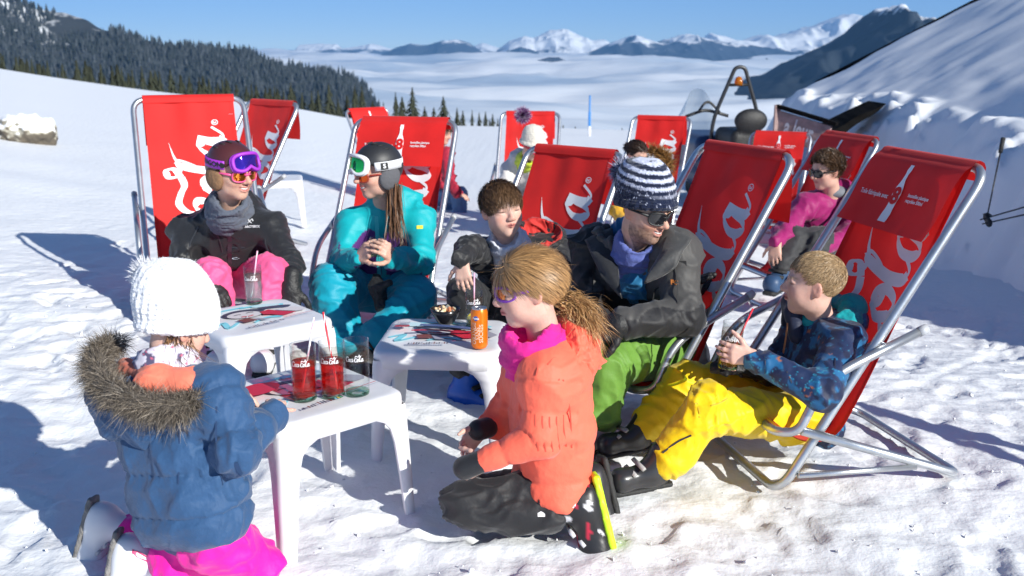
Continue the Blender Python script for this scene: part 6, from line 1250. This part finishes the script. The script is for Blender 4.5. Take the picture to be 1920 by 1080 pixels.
# ================================================================== PEOPLE FURTHER BACK
def seated(label, jt, k, H, hcp, fwd, mats, hands=(), h=.015, tone=TONE_F, child=False, wr=.012, seed=60, boots=True, hood=None):
    J = J_of(jt); P = Person((J['hip'][0], J['hip'][1], float(terr(J['hip'][0], J['hip'][1]))), label); hc = W(*hcp); R = frame(fwd); S = Sdf(.0075); torso_body(S, J, k); head(S, hc, R, H); S.cone(hc + R @ V(0, -.1, -.3) * H, J['neck'] + V(0, 0, -.06), .052, .06, .03)
    for (sd, d, n_) in hands: hand(S, J['wr' + sd], d, n_, 1 if sd == 'L' else -1, .175, (.3, .4, .3), .4)
    vq = S.mesh(); P.part('body', vq, SKIN, face_cols(vq[0], hc, R, H, tone, (.08, .05, .03))); S = Sdf(h); jacket_sdf(S, J, k * 1.06)
    if hood: S.ell(J['neck'] + V(*hood), (.14, .11, .09), None, .05)
    v, q = S.mesh(); P.part('jacket', (wrinkle(v, q, wr, .10, seed), q), mats[0]); S = Sdf(h); trousers_sdf(S, J, k, (.105, .085, .08)); v, q = S.mesh(); P.part('trousers', (wrinkle(v, q, .010, .10, seed + 1), q), mats[1])
    if boots:
        for sd in 'LR': ski_boot(P, J['an' + sd] + V(0, 0, -.02), unit(V(fwd[0] * .6, -.8, 0)), J['kn' + sd] - J['an' + sd], 1, (mats[2], RUBBER))
    return P, J, hc, R
P, J, hc, R = seated('person in pale jacket with cream bobble hat and red goggles', dict(neck=(985, 300, 9.35), shR=(955, 318, 9.4), shL=(1022, 318, 9.3), hip=(988, 392, 9.75), elR=(942, 358, 9.2), elL=(1030, 360, 9.1), wrR=(965, 372, 8.9), wrL=(1020, 378, 8.9), hpL=(1010, 400, 9.7), hpR=(968, 400, 9.7), knL=(1015, 385, 9.2), knR=(965, 385, 9.2), anL=(1010, 445, 9.1), anR=(965, 445, 9.1)),
    1.0, .24, (998, 275, 9.15), (.62, -.62, -.42), (cloth('off_white_jacket', (.60, .57, .56), .65, .4, 30), cloth('grey_trousers', (.12, .12, .13), .7), BLACKP), seed=60, hood=(-.02, .05, .02))
hat, _ = beanie(P, hc, R, H := .24, knit('cream_knit', [(.66, .62, .54)], 120), None, .58, (0, -.08, .0), 1.0, .006); pompom(P, W(980, 216, 9.3), .085, [(.12, .02, .14), (.6, .5, .62), (.2, .05, .2)], 1400, hat, .01)
P.mb('goggle_strap', MB().add(*strap_ring(hc, R, .24, .10, .41, .49, .04, 0, math.radians(150), math.radians(392), 30)), mat('crimson_strap', (.42, .01, .04), .6)); goggle(P, hc, R, .24, (0, .50, .10), .17, .085, .11, MATS['crimson_strap'], mat('grey_mirror_lens', (.22, .22, .24), .08, metal=.8), 0)
neckwarmer(P, J['neck'] + V(0, 0, -.02), hc + R @ V(0, 0, -.45) * .24, .09, .075, cloth('lime_fleece', (.45, .55, .03), .8), seed=5, h=.008)
P, J, hc, R = seated('dark haired woman in mustard jacket with a fur edged hood', dict(neck=(1190, 322, 8.9), shR=(1160, 345, 8.95), shL=(1232, 342, 8.85), hip=(1205, 425, 9.35), elR=(1152, 390, 8.8), elL=(1238, 392, 8.7), wrR=(1170, 415, 8.5), wrL=(1220, 418, 8.5), hpL=(1225, 432, 9.3), hpR=(1182, 432, 9.3), knL=(1225, 420, 8.8), knR=(1175, 420, 8.8), anL=(1220, 480, 8.7), anR=(1175, 480, 8.7)),
    1.0, .24, (1194, 290, 8.85), (.62, -.70, -.34), (cloth('mustard_jacket', (.62, .33, .015), .65, .4, 30), cloth('dark_trousers', (.03, .03, .04), .7), BLACKP), seed=64, hood=(.03, .05, .03))
short_hair(P, hc, R, .24, (.045, .024, .015), 2600, .05, .006, .05, (0, -1, -.2), HL, 1.06); sunglasses(P, hc, R, .24, BLACKP, LENS_DARK, .40, 0)
pompom(P, hc + R @ V(-.05, -.55, .05) * .24, .05, [(.04, .02, .014), (.07, .04, .025)], 500, None, .008)
n = 2600; fp = np.array(fillet([W(*t) for t in ((1222, 282, 9.0), (1248, 292, 8.95), (1250, 318, 8.85), (1232, 335, 8.75))], .08, 6)); t_ = RNG.random(n) * (len(fp) - 1); i_ = t_.astype(int); d = RNG.normal(size=(n, 3)); d /= np.linalg.norm(d, axis=1)[:, None]; P.part('fur_trim', blades(fp[i_] + RNG.normal(size=(n, 3)) * .012, d, RNG.uniform(.05, .10, n), RNG.normal(size=(n, 3)) * .3, .009, 3), HAIRM, np.repeat(np.array((.33, .17, .05)) * (RNG.random(n)[:, None] * .9 + .4), 7, 0))
P, J, hc, R = seated('short haired woman in magenta jacket and black trousers', dict(neck=(1562, 362, 6.38), shR=(1512, 385, 6.3), shL=(1598, 385, 6.45), hip=(1540, 462, 6.55), elR=(1478, 425, 6.15), elL=(1590, 440, 6.2), wrR=(1455, 452, 5.95), wrL=(1540, 465, 6.0), hpL=(1555, 468, 6.5), hpR=(1520, 468, 6.55), knL=(1535, 452, 6.05), knR=(1488, 450, 6.1), anL=(1520, 500, 5.95), anR=(1465, 505, 5.95)),
    1.0, .235, (1549, 320, 6.3), (-.90, -.36, -.14), (cloth('magenta_jacket', (.29, .005, .11), .6, .4, 30), cloth('charcoal_trousers', (.035, .035, .037), .7), mat('steel_blue_boot', (.03, .07, .15), .5)), (('R', V(-.1, -.3, -1), V(.5, .7, 0)),), seed=68, hood=(.06, .05, 0))
short_hair(P, hc, R, .235, (.085, .045, .022), 4200, .045, .005, .5, (0, .2, .3), HL, 1.07, .5); sunglasses(P, hc, R, .235, BLACKP, LENS_DARK, .40, 0)
S = Sdf(.007); S.ell(J['neck'] + V(.0, -.01, .01), (.095, .085, .045), None); P.part('collar', S.mesh(), cloth('slate_collar', (.16, .17, .19), .8))
P, J, hc, R = seated('person in blue jeans and crimson jacket behind a deckchair', dict(neck=(826, 275, 11.3), shR=(800, 288, 11.4), shL=(838, 290, 11.1), hip=(800, 362, 11.6), elR=(800, 330, 11.5), elL=(842, 335, 10.9), wrR=(830, 348, 11.2), wrL=(858, 362, 10.75), hpL=(808, 370, 11.5), hpR=(790, 368, 11.7), knL=(862, 366, 11.1), knR=(838, 362, 11.4), anL=(862, 436, 11.0), anR=(842, 432, 11.3)),
    1.05, .24, (830, 250, 11.2), (.8, -.5, -.2), (cloth('crimson_jacket', (.35, .01, .035), .65, .4, 30), cloth('blue_denim', (.10, .20, .36), .8, .5, 60, .2), BLACKP), (('L', V(.8, -.3, -.3), V(0, 0, -1)),), seed=72)
short_hair(P, hc, R, .24, (.09, .05, .03), 1500, .08, .008, .3, (0, -.4, -.8), HL, 1.08)
# ================================================================== SMALL THINGS
GLASS = clear('clear_glass', (.97, .98, .975), .02); REDJ = clear('red_syrup', (.95, .14, .11), .02, .02, .20, (.85, .03, .03)); PALEJ = clear('pale_cordial', (.86, .9, .9), .02, .02, .25, (.75, .8, .8)); TEA = clear('amber_drink', (.75, .5, .2), .02, .02, .4, (.45, .26, .06))
BAND = clear('brown_printed_band', (.84, .80, .76), .01, .1, .14, (.24, .15, .11)); SW = mat('white_straw', (.82, .80, .82), .4); SR = mat('red_straw', (.75, .03, .05), .4); SPK = mat('pink_straw', (.82, .42, .55), .4); GREENB = clear('green_glass_base', (.35, .6, .45), .05)
def tumbler(c, label, liquid=None, fill=.085, r=.033, h=.135, band=True, tilt=None):
    t = thing('drinking_glass', c, label, 'glass', 'drinking glasses'); 
    if tilt: t.rotation_euler = tilt
    MB().add(*lathe([(0, 0), (r * .86, 0), (r * .93, .006), (r * .97, .05), (r, h), (r - .0022, h), (r * .97 - .0024, .05), (r * .88, .014), (0, .013)], 28)).build('wall', GLASS, t)
    MB().add(*lathe([(r * .97, h), (r + .0004, h + .0012), (r - .003, h)], 28)).build('rim', GLASS, t)
    MB().add(*lathe([(r * .5, .0005), (r * .90, .0016), (r * .935, .010), (r * .90, .0125)], 24)).build('base_tint', GREENB, t)
    if liquid: MB().add(*lathe([(0, .0145), (r * .86, .0145), (r * .96 - .004, .05), (r * .965 - .0035, fill), (0, fill)], 24)).build('drink', liquid, t)
    if band:
        MB().add(*lathe([(r * .982, h * .62), (r * .995, h * .84)], 28)).build('printed_band', BAND, t)
        a0 = -math.pi / 2
        for parts, off in ((COCA, -.030), (COLA, .0)):
            mb = MB()
            for v, f in parts:
                if v[:, 0].max() > 5.02: continue
                a = a0 + (off + v[:, 0] * .0062) / r; mb.add(np.stack([(r * .995 + .0006) * np.cos(a), (r * .995 + .0006) * np.sin(a), h * .66 + v[:, 1] * .0082], -1), f)
            mb.build('lettering', WHITEP, t)
    return t
def straw(a, b, label, m, m2=None, r=.0032):
    a, b = np.asarray(a, float), np.asarray(b, float); t = thing('drinking_straw', a, label, 'straw'); d = b - a; k = .62
    MB().add(*tube([(0, 0, 0), d * .999], r, 8, False, True)).build('tube', m, t)
    if m2:
        n = 26; u = unit(d); s = unit(np.cross(u, (0, 1, 0))); w = np.cross(u, s); v = []; f = []
        for i in range(n):
            tt = i / (n - 1); an = tt * 16; c_ = d * tt
            for j in range(3): q = an + (j - 1) * .55; v.append(c_ + (s * math.cos(q) + w * math.sin(q)) * (r + .0004))
            if i: f += [((i - 1) * 3 + j, (i - 1) * 3 + j + 1, i * 3 + j + 1, i * 3 + j) for j in (0, 1)]
        MB().add(v, f).build('stripe', m2, t)
g1 = table_at('near', 572, 748); g2 = table_at('near', 625, 742); g3 = table_at('near', 671, 738)
tumbler(g1, 'glass of red syrup with white straw, beside another red drink', REDJ, .125, .040, .178); tumbler(g2, 'glass of red syrup between a red drink and an empty glass', REDJ, .12, .040, .178); tumbler(g3, 'empty glass beside two glasses of red syrup', None, .05, .040, .178)
straw(g1 + V(-.008, .0, .022), g1 + V(.038, .01, .262), 'white striped straw standing in a glass of red syrup', SW, SPK); straw(g2 + V(.014, .0, .022), g2 + V(-.022, .01, .27), 'red and white straw leaning in a glass of red syrup', SR, SW)
g4 = table_at('left', 477, 568); tumbler(g4, 'tall glass of cloudy clear drink on the table before pink trousers', PALEJ, .125, .037, .158); straw(g4 + V(-.012, 0, .018), g4 + V(.026, .0, .225), 'pale pink straw in the cloudy drink', SPK, SW)
g5 = table_at('mid', 889, 613); tumbler(g5, 'glass with a lemon slice behind the orange can', PALEJ, .03, .034, .15); straw(g5 + V(.0, 0, .02), g5 + V(.002, .01, .215), 'pink straw in the glass behind the orange can', SPK)
v, f = lathe([(0, -.003), (.022, -.003), (.024, 0), (.022, .003), (0, .003)], 18); o = MB().add(v @ rotx(1.2).T, f).build('lemon_slice', mat('lemon', (.8, .62, .08), .5, .3, 80)); o.location = tuple(g5 + V(-.004, 0, .034)); tag(o, 'yellow lemon slice at the bottom of the glass behind the can', 'lemon slice')
# drink in the fair haired boy's hands, small glass held by the woman in teal
b5 = GL5 + V(-.002, .01, -.075); tumbler(b5, 'glass of amber drink held by the boy in yellow trousers', TEA, .09, .037, .165, True, (0.05, .08, 0)); straw(b5 + V(.0, 0, .02), b5 + V(.085, .03, .205), 'red straw in the amber drink held by the boy', SR)
tumbler(GL2 + V(0, -.0, -.045), 'small clear glass held between the hands of the woman in teal', None, .05, .032, .085, False)
# orange can
ct = table_at('mid', 899, 652); OR = mat('orange_can_paint', (.85, .20, .01), .28, 0, 10, .05, 30, metal=.35); can = thing('drink_can', ct, 'slim orange soft drink can with blue badge', 'can'); r = .031; hC = .152
MB().add(*lathe([(r * .62, 0), (r * .82, .003), (r, .014), (r, hC - .016), (r * .86, hC - .004)], 28)).build('body', OR, can); MB().add(*lathe([(r * .86, hC - .004), (r * .90, hC - .001), (r * .88, hC + .001), (r * .80, hC - .004), (0, hC - .004)], 28)).build('lid', STEEL, can)
MB().add(*lathe([(r * .80, hC - .0035), (r * .84, hC + .0008), (r * .9, hC - .0008)], 28)).build('rim', STEEL, can); MB().add(*box((0, -.004, hC - .002), (.012, .018, .002))).build('tab', STEEL, can)
def on_can(v, a0, z0): a = a0 + v[:, 0] / r; return np.stack([(r + .0005) * np.cos(a), (r + .0005) * np.sin(a), z0 + v[:, 1]], -1)
tv, tf = lathe([(0, 0), (.009, 0)], 16); MB().add(on_can(tv, -1.95, .118), tf).build('badge', mat('badge_blue', (.03, .10, .40), .4), can, False)
tv, tf = text_mesh('Fanta', .011, .0004); MB().add(np.stack([(r + .0009) * np.cos(-1.95 + tv[:, 0] / r), (r + .0009) * np.sin(-1.95 + tv[:, 0] / r), .118 + tv[:, 1]], -1), tf).build('lettering', SW, can, False)
for i in range(3): tv, tf = text_mesh(['ORANGE', 'SANS', 'SUCRES'][i], .020, .0003); tv = tv[:, [1, 0, 2]] * np.array((-1, 1, 1)); MB().add(on_can(tv, -1.85 + i * .42 - .3, .062), tf).build('lettering', mat('can_print_pale', (.85, .55, .40), .4), can, False)
# bowl of snacks
bc = table_at('mid', 836, 606); bw = thing('snack_bowl', bc, 'black ribbed plastic bowl of popcorn snacks', 'bowl'); BB = mat('glossy_black_bowl', (.012, .012, .014), .2)
v, f = lathe([(0, 0), (.028, 0), (.034, .006), (.055, .04), (.061, .062), (.058, .062), (.051, .04), (.03, .010), (0, .008)], 32); a = np.arctan2(v[:, 1], v[:, 0]); rr = 1 + .02 * np.sin(a * 16) * (v[:, 2] > .003); v[:, 0] *= rr; v[:, 1] *= rr; MB().add(v, f).build('shell', BB, bw)
rs = random.Random(3)
for i in range(22):
    a = rs.random() * 6.28; q = rs.random() ** .5 * .04; S = Sdf(.0025); 
    if i < 4:
        for k in range(4): S.ell((rs.uniform(-.006, .006), rs.uniform(-.006, .006), rs.uniform(-.005, .005)), (.0065,) * 3, None, .003)
        vq_ = S.mesh(1); PCM = (bpy.data.meshes.get('popcorn_%d' % i) or mesh_np('popcorn_%d' % i, *vq_, mat('snack_%d' % (i % 3), [(.75, .68, .52), (.6, .22, .1), (.7, .5, .3)][i % 3], .8)))
        if i == 0: PCS = []
        PCS.append(PCM)
    o = link('snack', PCS[i % 4]); o.location = (bc[0] + math.cos(a) * q, bc[1] + math.sin(a) * q, bc[2] + .048 + rs.random() * .012); o.rotation_euler = (rs.random() * 6, rs.random() * 6, 0); tag(o, 'crumpled puffed snack piece in the black bowl', 'snack', 'snack pieces in the black bowl')
# ---- snowmobile behind the chairs
sp = W(1352, 300, 13.0); sz = float(terr(sp[0], sp[1])); sm = thing('snowmobile', (sp[0], sp[1], sz), 'parked snowmobile with roll bar, amber beacon and black seat', 'snowmobile', None, math.radians(8))
g = lambda x, y, z: V(x, y, z); DB = mat('dark_blue_cowling', (.015, .035, .10), .35, 0, 10, .1, 5)
S = Sdf(.024); S.box(g(-.12, .3, .55), (.30, .55, .20), None, .12, .05).ell(g(-.16, .85, .50), (.30, .45, .20), None, .08).box(g(-.12, -.4, .35), (.26, .7, .17), None, .06, .05); v, q = S.mesh(2); link('cowling', mesh_np('cowling', v, q, DB), sm)
S = Sdf(.018); S.box(g(.0, -.55, .62), (.20, .34, .12), None, .08, .05).ell(g(.04, -.86, .82), (.21, .08, .11), None, .03); v, q = S.mesh(2); link('seat', mesh_np('seat', v, q, BLACKG), sm)
S = Sdf(.024); S.box(g(-.1, -.35, .16), (.21, .95, .14), None, .12, .02); v, q = S.mesh(1); link('track', mesh_np('track', v, q, RUBBER), sm)
for s in (-1, 1): MB().add(*tube(fillet([(-.12 + s * .42, .2, .06), (-.12 + s * .42, 1.35, .05), (-.12 + s * .42, 1.6, .22)], .2, 5), .05, 8)).build('ski', BLACKP, sm)
v, f = grid(lambda u, w: np.stack([-.16 + (u - .5) * .62 * (1 - .35 * w ** 2), .95 - .34 * w - .5 * (u - .5) ** 2, .70 + .52 * w - .25 * (np.abs(u - .5) * 2) ** 3 * w], -1), 14, 12); MB().add(v, f).build('windscreen', clear('smoked_windscreen', (.72, .78, .82), .05, .05, .28, (.7, .75, .8)), sm)
MB().add(*tube(fillet([(-.42, .25, .93), (-.12, .35, 1.0), (.16, .25, .93)], .1, 5), .018, 8)).build('handlebar', BLACKP, sm); MB().add(*tube(fillet([(-.26, .25, .97), (-.12, .3, 1.12), (.04, .25, .97)], .12, 5), .015, 8)).build('bar_hoop', BLACKP, sm)

for c_ in list(sm.children):
    if c_.name.split('.')[0] in ('cowling', 'seat', 'windscreen', 'handlebar', 'bar_hoop'): c_.scale = (1, 1, 1.36 if c_.name.startswith('seat') else 1.18)
BARM = mat('dark_steel_bar', (.05, .052, .055), .4, metal=.6); MB().add(*tube(fillet([(-.26, -.3, .25), (-.25, -.3, 1.08), (.02, -.3, 1.74), (.14, -.3, 1.74), (.37, -.3, 1.08), (.32, -.3, .25)], [0, .2, .12, .12, .2, 0], 6), .024, 10)).build('roll_bar', BARM, sm)
MB().add(*tube([(-.06, -.3, 1.52), (.22, -.3, 1.52)], .018, 8)).build('beacon_mount', BARM, sm); MB().add(*lathe([(0, .11), (.035, .10), (.05, .05), (.05, 0), (0, 0)], 14)).build('beacon', clear('amber_beacon', (.9, .35, .02), .05, .1, .6, (.85, .3, .01)), sm).location = (.07, -.3, 1.515)
MB().add(*box((.02, -1.02, .50), (.48, .34, .34))).build('cargo_box', mat('grey_cargo_box', (.40, .42, .45), .6), sm, False)
v, q = Sdf(.015).ell((.02, -1.02, .70), (.30, .19, .10)).ell((.14, -1.0, .74), (.14, .12, .08)).mesh(1); N = vnormals(v, q); MB_ = link('snow_load', mesh_np('snow_load', v + N * (fbm(v, .08, 2, .5, 3) * .02)[:, None], q, SNOW), sm)
# ---- ski poles by the snow bank
def ski_pole(a, b, label):
    a, b = np.asarray(a), np.asarray(b); t = thing('ski_pole', a, label, 'ski pole'); d = b - a; u = unit(d); MB().add(*tube([V(0, 0, 0), d], [.005, .007], 8)).build('shaft', BLACKP, t); MB().add(*tube([d * .985, d * .985 + u * .12], [.016, .018], 8)).build('grip', RUBBER, t)
    MB().add(*tube([u * .06, u * .075], [.035, .012], 12)).build('basket', BLACKP, t)
pa = W(1852, 388, 7.6); ski_pole(pa + V(0, 0, -.12), W(1876, 284, 7.8), 'black ski pole stuck upright in the snow bank')
pb, pc = W(1838, 412, 7.3), W(1950, 380, 7.5); ski_pole(pb, pc, 'black ski pole lying on the snow above another pole'); pb, pc = W(1842, 420, 7.2), W(1950, 396, 7.4); ski_pole(pb, pc, 'black ski pole lying on the snow below another pole')
